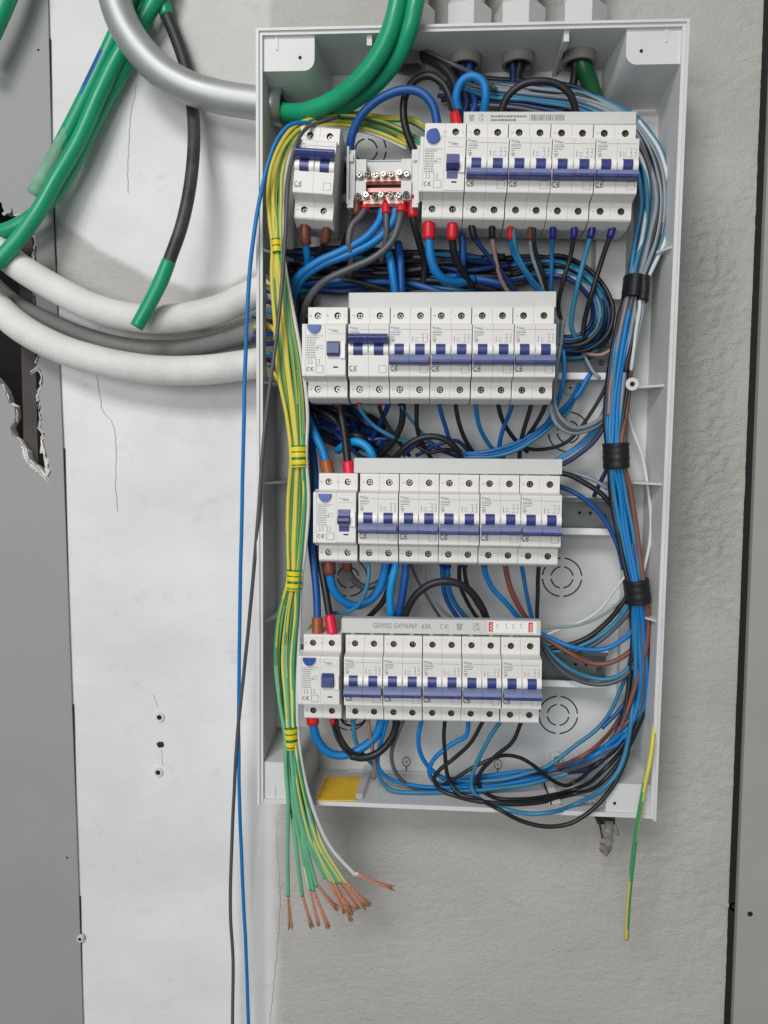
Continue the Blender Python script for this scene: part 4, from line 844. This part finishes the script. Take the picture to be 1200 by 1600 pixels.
w_('blue cable hanging between the top device and first breaker', 'b', 3.2, [(722, 366, 60), (723, 392, 58), (722, 415, 54), (718, 432, 46), (705, 446, 34)])
w_('upright bright blue cable behind the second row busbar', 'B', 3.6, [(604, 388, 50), (609, 402, 60), (613, 425, 62), (617, 456, 58), (618, 480, 50)])
w_('upright dark blue cable behind the second row busbar', 'b', 3.6, [(622, 380, 46), (625, 402, 54), (627, 430, 56), (628, 456, 54), (628, 480, 46)])
T1 = [('navy wire under the first breaker of the top row', 'n', 2, [(737, 352), (741, 370), (768, 404), (794, 438), (812, 466)], 'k'), ('pinkish brown wire under the top row', 'k', 1.9, [(769, 352), (769, 372), (774, 405), (784, 438), (800, 466)], 'k'),
      ('left of two blue wires in one red sleeve, top row', 'm', 1.9, [(798, 352), (798, 374), (803, 398), (820, 428), (846, 466)], 'r'), ('right of two blue wires in one red sleeve, top row', 'T', 1.7, [(803, 356), (803, 376), (809, 400), (826, 428), (850, 460)], None),
      ('white wire in a dark red sleeve under the top row', 'L', 1.6, [(829, 352), (828, 370), (832, 398), (841, 424), (854, 460)], 'n'), ('black wire beside the white one under the top row', 'K', 1.8, [(834, 356), (834, 374), (840, 402), (848, 432), (858, 466)], None),
      ('straight blue wire under the top row', 'm', 1.9, [(864, 352), (864, 368), (862, 396), (861, 430), (862, 470)], 'd'), ('black wire slanting left under the top row', 'K', 2, [(897, 352), (897, 364), (889, 404), (880, 438), (872, 480), (880, 510)], 'd'),
      ('blue wire slanting left into the coil right of the second row', 'T', 2.1, [(926, 352), (924, 364), (912, 405), (902, 444), (893, 508), (900, 530)], 'd'), ('rightmost black wire slanting into the coil under the top row', 'K', 2.2, [(958, 352), (955, 364), (938, 414), (923, 460), (914, 498), (910, 530)], 'd')]
for lab, c, r, pt, f in T1: w_(lab, c, r, pt, (74, 60, 42), fs=f, fl=10)
CO = [('T', .05), ('K', .12), ('n', .25), ('T', .36), ('b', .5), ('T', .62), ('K', .36), ('m', .2), ('K', 0), ('T', .1), ('n', .2), ('T', .32), ('b', .42), ('K', .5), ('T', .58), ('n', .66), ('L', .74), ('T', .82), ('K', .9), ('n', .97), ('b', .15), ('K', .28), ('T', .47), ('n', .78)]
for i, (c, t) in enumerate(CO):
    s = 1 - t * .42; jx, jy = R_.uniform(-6, 6), R_.uniform(-6, 6); dd = 30 + R_.uniform(0, 22)
    pt = []
    for an in (-125, -95, -65, -35, -5, 25, 55, 85, 115, 145):
        ra = math.radians(an); ex = 872 + jx * .6 + 86 * s * math.cos(ra) + 8 * (1 - s); ey = 478 + jy + 76 * s * math.sin(ra) + (18 if an > 0 else 0) * (1 - s)
        pt.append((ex, ey + .35 * (ex - 872) * .6, dd + 6 * math.sin(ra * 2 + i)))
    pt = [(740 - i * 8 + R_.uniform(-20, 20), 425 + R_.uniform(-18, 14), 22), (785, 412 + R_.uniform(-10, 22) + t * 20, 26)] + pt[1:]
    w_({'K': 'black', 'n': 'navy', 'T': 'pale blue', 'L': 'light grey', 'b': 'dark blue', 'm': 'blue'}[c] + ' wire coiled beside the right end of the second row', c, 2.0, pt, group='wires coiled right of the second row')
# dark tangle behind, in the shade between the rows
def tangle(n, cols, box, d0, d1, lab, grp, r=2.1, slope=0):
    u0, v0, u1, v1 = box
    for i in range(n):
        v = R_.uniform(v0, v1); pt = [(u0 + (u1 - u0) * t + R_.uniform(-12, 12), v + slope * (t - .5) + R_.uniform(-14, 14), R_.uniform(d0, d1)) for t in (0, .25, .5, .75, 1)]
        c = cols[i % len(cols)]; w_({'K': 'black', 'n': 'navy', 'b': 'dark blue', 'T': 'pale blue', 'L': 'light grey', 'G': 'grey', 'B': 'blue'}[c] + lab, c, R_.uniform(r * .8, r * 1.4), pt, group=grp)
tangle(30, 'KnKnKbnTKK', (455, 400, 790, 455), 14, 40, ' wire tangled in shade behind the second row busbar', 'tangled wires behind the second row', 2.4, 10)
tangle(6, 'KnKnKn', (470, 470, 480, 640), 20, 40, ' wire bunched behind the second row device', 'wires bunched behind the second row device', 2.5)
# left entry tangle
for i, (v, c) in enumerate(((452, 'b'), (470, 'n'), (490, 'T'), (498, 'K'), (520, 'b'), (535, 'n'), (548, 'T'), (560, 'K'), (575, 'b'))):
    w_({'b': 'dark blue', 'n': 'navy', 'T': 'pale blue', 'K': 'black'}[c] + ' wire entering through the left side of the box', c, 2.2, [(396, v + R_.uniform(-6, 6), 34), (418, v + R_.uniform(-5, 5), 42), (440, v + R_.uniform(0, 16), 50), (462, v + 45, 46), (478, v + 105, 40), (492, v + 165, 36)], group='wires entering through the left side')
for i, pt in enumerate(([(398, 452, 40), (414, 446, 56), (428, 458, 66), (436, 482, 70), (444, 530, 72)], [(398, 512, 40), (414, 505, 58), (430, 518, 68), (440, 545, 72), (452, 600, 74)], [(398, 582, 40), (416, 575, 58), (432, 588, 70), (444, 625, 74), (454, 680, 76)])):
    o, _ = tube('earth_wire', [M_EG, M_EY], 1.9, pts3(pt, (40, 70)), mi=lambda q, k: 1 if ((k + q * .05) % 10) < 6 else 0); tag(o, ('upper', 'middle', 'lower')[i] + ' earth wire entering through the left side of the box', 'wire', 'earth wires entering at the left')

# ------------------------------------------------------------------ under the second row
w_('thick blue cable with brown sleeve entering the third row device', 'B', 3.9, [(468, 620, 40), (478, 648, 54), (492, 678, 66), (504, 704, 72), (515, 748, 78)], fe='o', fl=14)
w_('dark blue cable passing left of the third row device', 'b', 3.5, [(462, 600, 36), (474, 646, 44), (486, 694, 52), (492, 740, 56), (489, 800, 58), (486, 850, 60), (491, 890, 66), (495, 930, 72), (496, 992, 80)], fe='o', fl=14)
w_('black cable passing left of the third row to the bottom device', 'K', 3.4, [(470, 660, 30), (482, 720, 38), (492, 790, 44), (496, 850, 52), (503, 890, 62), (511, 935, 72), (519, 988, 80)], fe='p', fl=13)
w_('black cable with red sleeve entering the third row device', 'K', 3.5, [(528, 612, 56), (532, 640, 60), (538, 675, 66), (542, 705, 72), (546, 748, 78)], fs='n', fe='p', fl=13)
w_('bright blue cable hook above the third row busbar', 'C', 3.7, [(528, 704, 44), (541, 694, 56), (557, 690, 64), (572, 697, 66), (582, 712, 66), (584, 740, 56)])
tangle(14, 'KnKnKnnKbn', (478, 640, 600, 690), 16, 48, ' wire bunched under the second row device', 'wires bunched under the second row device', 2.8, 60)
U2 = [('teal wire with red sleeve under the raised breaker', 'T', 1.9, [(561, 612), (563, 636), (580, 662), (606, 680), (640, 692), (672, 700)], 'r'), ('black wire with red sleeve under the raised breaker', 'K', 1.9, [(592, 612), (593, 636), (602, 660), (616, 682), (640, 712)], 'r'),
      ('navy wire curving left under the raised breaker', 'n', 2.4, [(608, 612), (606, 632), (596, 656), (584, 682), (570, 704)], None), ('thick black wire under the second row', 'K', 3.0, [(625, 612), (629, 640), (625, 668), (610, 694), (588, 716)], 'k'),
      ('thin teal wire beside the thick black one under the second row', 'T', 1.4, [(624, 618), (628, 636), (644, 660), (664, 682), (690, 702)], None), ('black wire dropping straight into the black loop, second row', 'K', 2, [(652, 612), (651, 640), (652, 670), (659, 692), (676, 720)], 'k'),
      ('left blue wire under the middle of the second row', 'b', 2, [(684, 612), (687, 636), (694, 662), (704, 690), (722, 708)], None), ('left black wire under the middle of the second row', 'K', 2, [(712, 612), (713, 640), (719, 668), (730, 692), (746, 716)], None),
      ('second blue wire under the middle of the second row', 'm', 2, [(742, 612), (744, 640), (751, 672), (766, 698), (788, 716)], None), ('black wire crossing a blue one under the second row', 'K', 2, [(776, 612), (780, 640), (789, 664), (803, 686), (824, 706)], None),
      ('blue wire crossing a black one under the second row', 'b', 2, [(804, 612), (799, 636), (788, 664), (781, 692), (778, 724)], None), ('black wire dropping straight from the last second row breaker', 'K', 2, [(834, 612), (828, 640), (818, 672), (813, 700), (812, 730)], None),
      ('black wire slanting left from the right end of the second row', 'K', 2, [(860, 612), (848, 644), (836, 664), (822, 684), (800, 704)], None)]
for lab, c, r, pt, f in U2: w_(lab, c, r, pt, (74, 56, 36), fs=f, fl=9)
w_('thick black cable loop above the third row busbar', 'K', 2.9, [(606, 735, 40), (620, 712, 56), (640, 692, 62), (666, 682, 64), (692, 685, 64), (710, 698, 62), (720, 718, 56), (722, 740, 46)])
for i, pt in enumerate(([(630, 712), (660, 690), (690, 704), (722, 716)], [(645, 692), (670, 706), (700, 702), (730, 712)], [(650, 712), (690, 694), (715, 690), (740, 715)])): w_(('upper', 'middle', 'lower')[i] + ' thin dark wire inside the black loop above the third row', 'nKn'[i], 1.8, pt, (40, 48, 40))
for i, off in enumerate((0, 5, 11)):
    w_(('upper', 'middle', 'lower')[i] + ' blue wire sweeping right above the third row busbar', 'mbT'[i], 1.9, [(715, 708 + off * .5, 44), (740, 708 + off * .6, 50), (768, 705 + off * .8, 52), (804, 694 + off, 52), (838, 674 + off, 50), (864, 652 + off, 46), (890, 628 + off, 40), (905, 600, 30)], (44, 40))
w_('thin black wire looping over the knockout right of the second row', 'K', 1.7, [(812, 698, 34), (836, 703, 34), (862, 700, 32), (886, 690, 32), (912, 662, 36), (940, 616, 42), (958, 580, 46)])
for i, (dx, c) in enumerate(((0, 'L'), (4, 'G'), (8, 'L'))):
    w_(('outer light grey', 'middle grey', 'inner light grey')[i] + ' wire making a hanging loop right of the second row', c, 1.9, [(872 + dx, 500, 44), (870 + dx * .7, 540, 56), (864 + dx * .7, 580, 62), (860 + dx, 630, 64), (869 + dx, 661 - dx, 64), (892 + dx * .5, 676 - dx, 62), (922, 671 - dx, 58), (946, 655 - dx, 54), (962, 630, 52)])
w_('blue wire running down beside the second row right end', 'B', 1.9, [(872, 505, 40), (879, 535, 50), (882, 577, 54), (878, 606, 52), (870, 634, 44), (852, 665, 36)])
w_('short blue sleeved wire by the upper mounting screw', 'B', 2.4, [(924, 582, 34), (916, 594, 36), (904, 614, 36), (889, 633, 36)])
w_('grey wire hanging across the upper mounting rail', 'L', 1.6, [(898, 530, 36), (912, 556, 40), (926, 580, 44), (938, 592, 46)])
w_('pink wire crossing under the coil', 'k', 1.7, [(905, 545, 40), (922, 554, 46), (940, 554, 50), (958, 545, 52)])
for i, (c, o_) in enumerate((('T', 0), ('B', 5), ('L', 9), ('K', 15), ('n', 20))):
    w_({'T': 'pale blue', 'B': 'blue', 'L': 'light grey', 'K': 'black', 'n': 'navy'}[c] + ' wire rising to the right bundle above the third row', c, 2, [(850 - o_, 728 + o_ * .4, 40), (876, 714 + o_ * .7, 44), (906, 694 + o_ * .8, 46), (930, 668 + o_, 48), (946, 640 + o_, 50), (954, 600 + o_, 52)], group='wires rising to the bundle above the third row')
w_('black wire curving right from behind the third row', 'K', 2.4, [(860, 738, 46), (890, 742, 48), (915, 755, 50), (940, 772, 52), (958, 792, 52)])
w_('light wire above the black one right of the third row', 'L', 1.7, [(862, 732, 40), (900, 740, 42), (928, 750, 46), (950, 764, 48)])
w_('dark blue wire bending down right of the third row', 'b', 2.2, [(868, 758, 48), (890, 766, 50), (918, 784, 52), (944, 812, 52), (964, 850, 52), (974, 890, 52)])
w_('navy wire rising to the middle tape band', 'n', 2, [(928, 776, 40), (940, 750, 46), (952, 724, 52), (960, 700, 54)])

# ------------------------------------------------------------------ under the third row
w_('thick blue cable with brown sleeve looping under the third row device', 'B', 4.0, [(514, 866, 74), (515, 892, 74), (520, 918, 72), (534, 938, 68), (555, 946, 64), (577, 938, 62), (594, 918, 64), (606, 864, 70)], fs='n', fl=16)
w_('grey cable with brown sleeve under the third row device', 'G', 3.2, [(541, 866, 70), (544, 890, 68), (554, 907, 62), (570, 917, 56), (590, 912, 54), (604, 895, 58), (613, 864, 66)], fs='n', fl=14)
w_('thin blue wire curling left under the third row', 'T', 1.8, [(574, 866, 74), (576, 900, 76), (571, 924, 76), (560, 944, 74), (545, 954, 70), (522, 958, 60)])
w_('black cable running down left under the third row', 'K', 2.6, [(620, 868, 66), (612, 900, 60), (600, 936, 54), (584, 956, 50), (566, 975, 44)])
w_('bright blue cable dropping to the bottom busbar', 'C', 3.5, [(624, 866, 72), (615, 896, 72), (610, 925, 70), (611, 962, 64), (612, 990, 56)])
w_('dark blue cable dropping beside the bright blue one', 'b', 3.5, [(634, 866, 68), (634, 896, 68), (629, 930, 66), (621, 966, 60), (618, 990, 52)])
w_('thin grey wire slanting right behind the black loop', 'G', 1.4, [(636, 866, 64), (650, 902, 54), (668, 932, 46), (694, 975, 40)])
w_('thin light grey wire slanting right behind the black loop', 'L', 1.4, [(664, 866, 64), (665, 905, 52), (676, 934, 46), (705, 965, 40), (730, 980, 36)])
w_('thick black cable arch above the bottom busbar', 'K', 3.4, [(626, 990, 60), (634, 958, 72), (650, 930, 78), (674, 913, 80), (702, 909, 80), (726, 917, 78), (745, 936, 74), (758, 960, 68), (764, 990, 58)])
for lab, c, r, pt, f in (('left wire of the blue pair under the third row', 'b', 2.3, [(692, 866), (691, 892), (694, 925), (702, 946), (722, 975)], 'd'), ('right wire of the blue pair under the third row', 'm', 2.3, [(700, 868), (699, 894), (702, 922), (712, 944), (736, 975)], 'd'),
        ('left wire of the black pair under the third row', 'K', 1.9, [(719, 866), (718, 894), (721, 920), (732, 944), (752, 975)], 'd'), ('right wire of the black pair under the third row', 'K', 1.9, [(727, 868), (726, 894), (732, 918), (746, 944), (768, 978)], 'd'),
        ('blue wire with green sleeve curving right under the third row', 'B', 2.5, [(756, 866), (758, 892), (770, 920), (792, 944), (820, 976)], 'g'), ('brown wire curving right under the third row', 'N', 2.5, [(788, 866), (791, 892), (799, 924), (812, 950), (832, 980)], 'q'),
        ('straight thin blue wire near the right end of the third row', 'm', 1.9, [(814, 866), (816, 892), (822, 928), (830, 962), (836, 990)], 'd'), ('straight black wire at the right end of the third row', 'K', 1.9, [(843, 866), (841, 900), (840, 940), (839, 985)], None)):
    w_(lab, c, r, pt, (74, 58, 40), fs=f, fl=9)
for lab, c, r, pt in (('blue wire sagging right of the bottom busbar', 'B', 2.3, [(826, 984), (845, 991), (868, 1001), (893, 1010), (927, 1015), (954, 1011), (985, 990), (996, 970)]), ('brown wire sagging right of the bottom busbar', 'N', 2.3, [(830, 990), (852, 998), (877, 1012), (900, 1025), (927, 1036), (954, 1034), (986, 1016), (998, 1000)]),
        ('grey wire sagging lowest beside the bottom row', 'G', 2.2, [(838, 985), (848, 1008), (860, 1030), (883, 1051), (916, 1066), (946, 1068), (970, 1060), (990, 1040)]), ('teal wire sagging beside the bottom row', 'T', 2.0, [(842, 985), (853, 1008), (868, 1027), (892, 1046), (922, 1059), (948, 1062), (972, 1052), (990, 1034)]),
        ('black wire rising steeply to the lower tape band', 'K', 2.4, [(846, 1013), (870, 1012), (897, 1005), (927, 990), (950, 970), (970, 945), (984, 925)]), ('blue wire rising steeply to the lower tape band', 'T', 2.1, [(850, 1018), (880, 1016), (908, 1008), (937, 994), (960, 975), (980, 948), (990, 930)]),
        ('dark grey wire rising to the lower tape band', 'G', 2.2, [(880, 1020), (905, 1016), (930, 1006), (956, 986), (978, 962), (990, 940)]), ('upper thin white wire right of the bottom busbar', 'L', 1.3, [(828, 984), (860, 980), (897, 977), (931, 967), (956, 952), (985, 922)]),
        ('lower thin white wire right of the bottom busbar', 'W', 1.3, [(846, 996), (872, 985), (905, 974), (935, 955), (960, 925), (984, 890)]), ('dark blue wire arcing down right of the bottom row', 'b', 2, [(990, 1010), (990, 1050), (980, 1090), (965, 1112), (940, 1138)])):
    w_(lab, c, r, pt, (40, 48, 56))

# ------------------------------------------------------------------ under the bottom row
w_('thick blue cable with red sleeve looping under the bottom device', 'B', 4.0, [(488, 1116, 78), (490, 1136, 78), (498, 1160, 76), (516, 1177, 74), (540, 1180, 72), (566, 1168, 70), (588, 1148, 70), (600, 1112, 72)], fs='r', fl=7)
w_('left wire of the black pair with red sleeve, bottom device', 'K', 1.7, [(519, 1116, 78), (521, 1136, 78), (529, 1158, 78), (546, 1178, 78), (566, 1183, 74)], fs='r', fl=7)
w_('right wire of the black pair with red sleeve, bottom device', 'K', 1.7, [(526, 1118, 78), (528, 1138, 78), (537, 1160, 78), (552, 1176, 77), (572, 1182, 72)])
w_('thick black cable joined to the black pair under the bottom row', 'K', 3.4, [(548, 1181, 76), (566, 1184, 75), (588, 1178, 73), (606, 1162, 72), (617, 1142, 72), (620, 1112, 74)])
w_('pinkish brown wire dropping from the first bottom breaker', 'k', 1.8, [(575, 1112, 76), (577, 1140, 74), (582, 1168, 70), (586, 1196, 64), (584, 1216, 58)])
w_('thin black wire arc between the bottom device and first breaker', 'K', 1.0, [(530, 1120, 64), (540, 1132, 62), (555, 1134, 60), (568, 1128, 62), (574, 1112, 66)])
for i, (off, c) in enumerate(((0, 'B'), (4, 'b'), (-4, 'B'), (8, 'C'))):
    w_(('second', 'third', 'top', 'lowest')[i] + ' of four blue wires rising together at the lower right', c, 2.1, [(706, 1220 + off * .4, 44), (761, 1216 + off, 42), (813, 1210 + off, 40), (857, 1205 + off * .8, 38), (900, 1192 + off, 38), (940, 1172 + off, 40), (972, 1146 + off, 42), (992, 1115, 46), (1000, 1070, 50)])

# ------------------------------------------------------------------ loose bits
zf = -H2 + T
def floor_pt(u, v):                                      # point on the box floor seen at (u, v)
    r = RIGHT * ((u - 600) / FPX) + DOWN * ((v - 800) / FPX) + FWD; return CAM + r * ((zf - CAM.z) / r.z)
q = [floor_pt(*p) for p in ((511, 1216), (563, 1215), (556, 1252), (496, 1252))]
mb = MB(); up = Vector((0, 0, .0008)); mb.add([p + up * .4 for p in q] + [p + up * 1.6 for p in q], [(0, 1, 2, 3), (7, 6, 5, 4), (0, 4, 5, 1), (1, 5, 6, 2), (2, 6, 7, 3), (3, 7, 4, 0)])
card = mb.build('yellow_card', M_YEL); tag(card, 'yellow card lying on the box floor at lower left', 'card')
mb = MB()
for i in range(9):
    p = q[3].lerp(q[0], (i + .5) / 9) + up * 1.7; s = .0022 * (1 + .5 * math.sin(i * 2)); mb.add([p + Vector((-s, -.002, .0006)), p + Vector((s * .6, -.001, .0014)), p + Vector((s, .002, .0006)), p + Vector((-s * .5, .0018, .0012))], [(0, 1, 2, 3)])
mb.build('torn_edge', M_YEL, card)
q = [floor_pt(*p) for p in ((571, 1196), (584, 1196), (566, 1250), (556, 1250))]
mb = MB(); mb.add([p + up for p in q] + [p + Vector((0, 0, .006)) for p in q], [(0, 1, 2, 3), (7, 6, 5, 4), (0, 4, 5, 1), (1, 5, 6, 2), (2, 6, 7, 3), (3, 7, 4, 0)])
tag(mb.build('plastic_strip', M_CLEAR), 'clear plastic strip lying beside the yellow card', 'plastic strip')
q = [floor_pt(*p) for p in ((848, 1218), (860, 1214), (876, 1256), (858, 1258))]
mb = MB(); mb.add([p + up for p in q] + [p + Vector((0, 0, .0016)) for p in q], [(0, 1, 2, 3), (7, 6, 5, 4), (0, 4, 5, 1), (1, 5, 6, 2), (2, 6, 7, 3), (3, 7, 4, 0)]); s = mb.build('plastic_clip', M_ROLL); tag(s, 'small white plastic clip lying under the lower right wires', 'clip')
mb = MB(); mb.box(q[0].x - .001, q[0].x + .0004, q[3].y, q[0].y, zf + .0006, zf + .0022); mb.build('clip_slot', M_DARK, s)
mb = MB()
for i in range(260):
    if R_.random() < .6: u, v = R_.gauss(930, 28), R_.uniform(1210, 1262)
    else: u, v = R_.uniform(440, 600), R_.uniform(1200, 1250)
    p = floor_pt(u, v)
    if p.y > -.01 or p.y < -.078 or abs(p.x) > W2 - .006: continue
    s = R_.uniform(.0002, .0007); mb.add([p + Vector(c) * s for c in ((1, 0, .2), (-1, 0, .2), (0, 1, .2), (0, -1, .2), (0, 0, 1.2))], [(0, 2, 4), (2, 1, 4), (1, 3, 4), (3, 0, 4)])
s = mb.build('plaster_dust', mat('dust', (120, 104, 90), .95, var=.4, scale=900)); tag(s, 'plaster crumbs scattered over the box floor', 'debris', kind='stuff')
# latch under the box
p = P(944, 1290, 45); L = empty('latch', p); tag(L, 'grimy grey plastic latch hanging under the lower right corner', 'latch')
mb = MB(); mb.box(-.007, .009, -.004, .012, .003, .011); mb.build('bracket', mat('grimy', (56, 50, 44), .9, var=.4, scale=200), L)
path, rad = resample([Vector(v) for v in ((.003, -.004, .007), (.0022, -.009, .001), (.0008, -.012, -.006), (-.0016, -.016, -.012), (-.005, -.021, -.015))], [.0042, .0046, .0050, .0062, .0050], .001)
path = [q + noise.noise_vector(q * 260) * .0008 for q in path]
mb = MB(); sweep(mb, path, [q * R_.uniform(.85, 1.12) for q in rad], 16, ell=.32); mb.build('tongue', M_LATCH, L)
mb = MB(); mb.cyl((-.0062, -.006, .008), (.15, -.4, -1), .0011, .0009, .017, 8); mb.build('side_arm', MATS['grimy'], L)
mb = MB(); mb.cyl((.0085, -.008, -.003), (1, 0, .35), .0026, .002, .004, 12); mb.cyl((.0075, -.008, .006), (.2, -.3, -1), .0016, .0012, .01, 8); mb.build('pivot', M_LATCH, L)
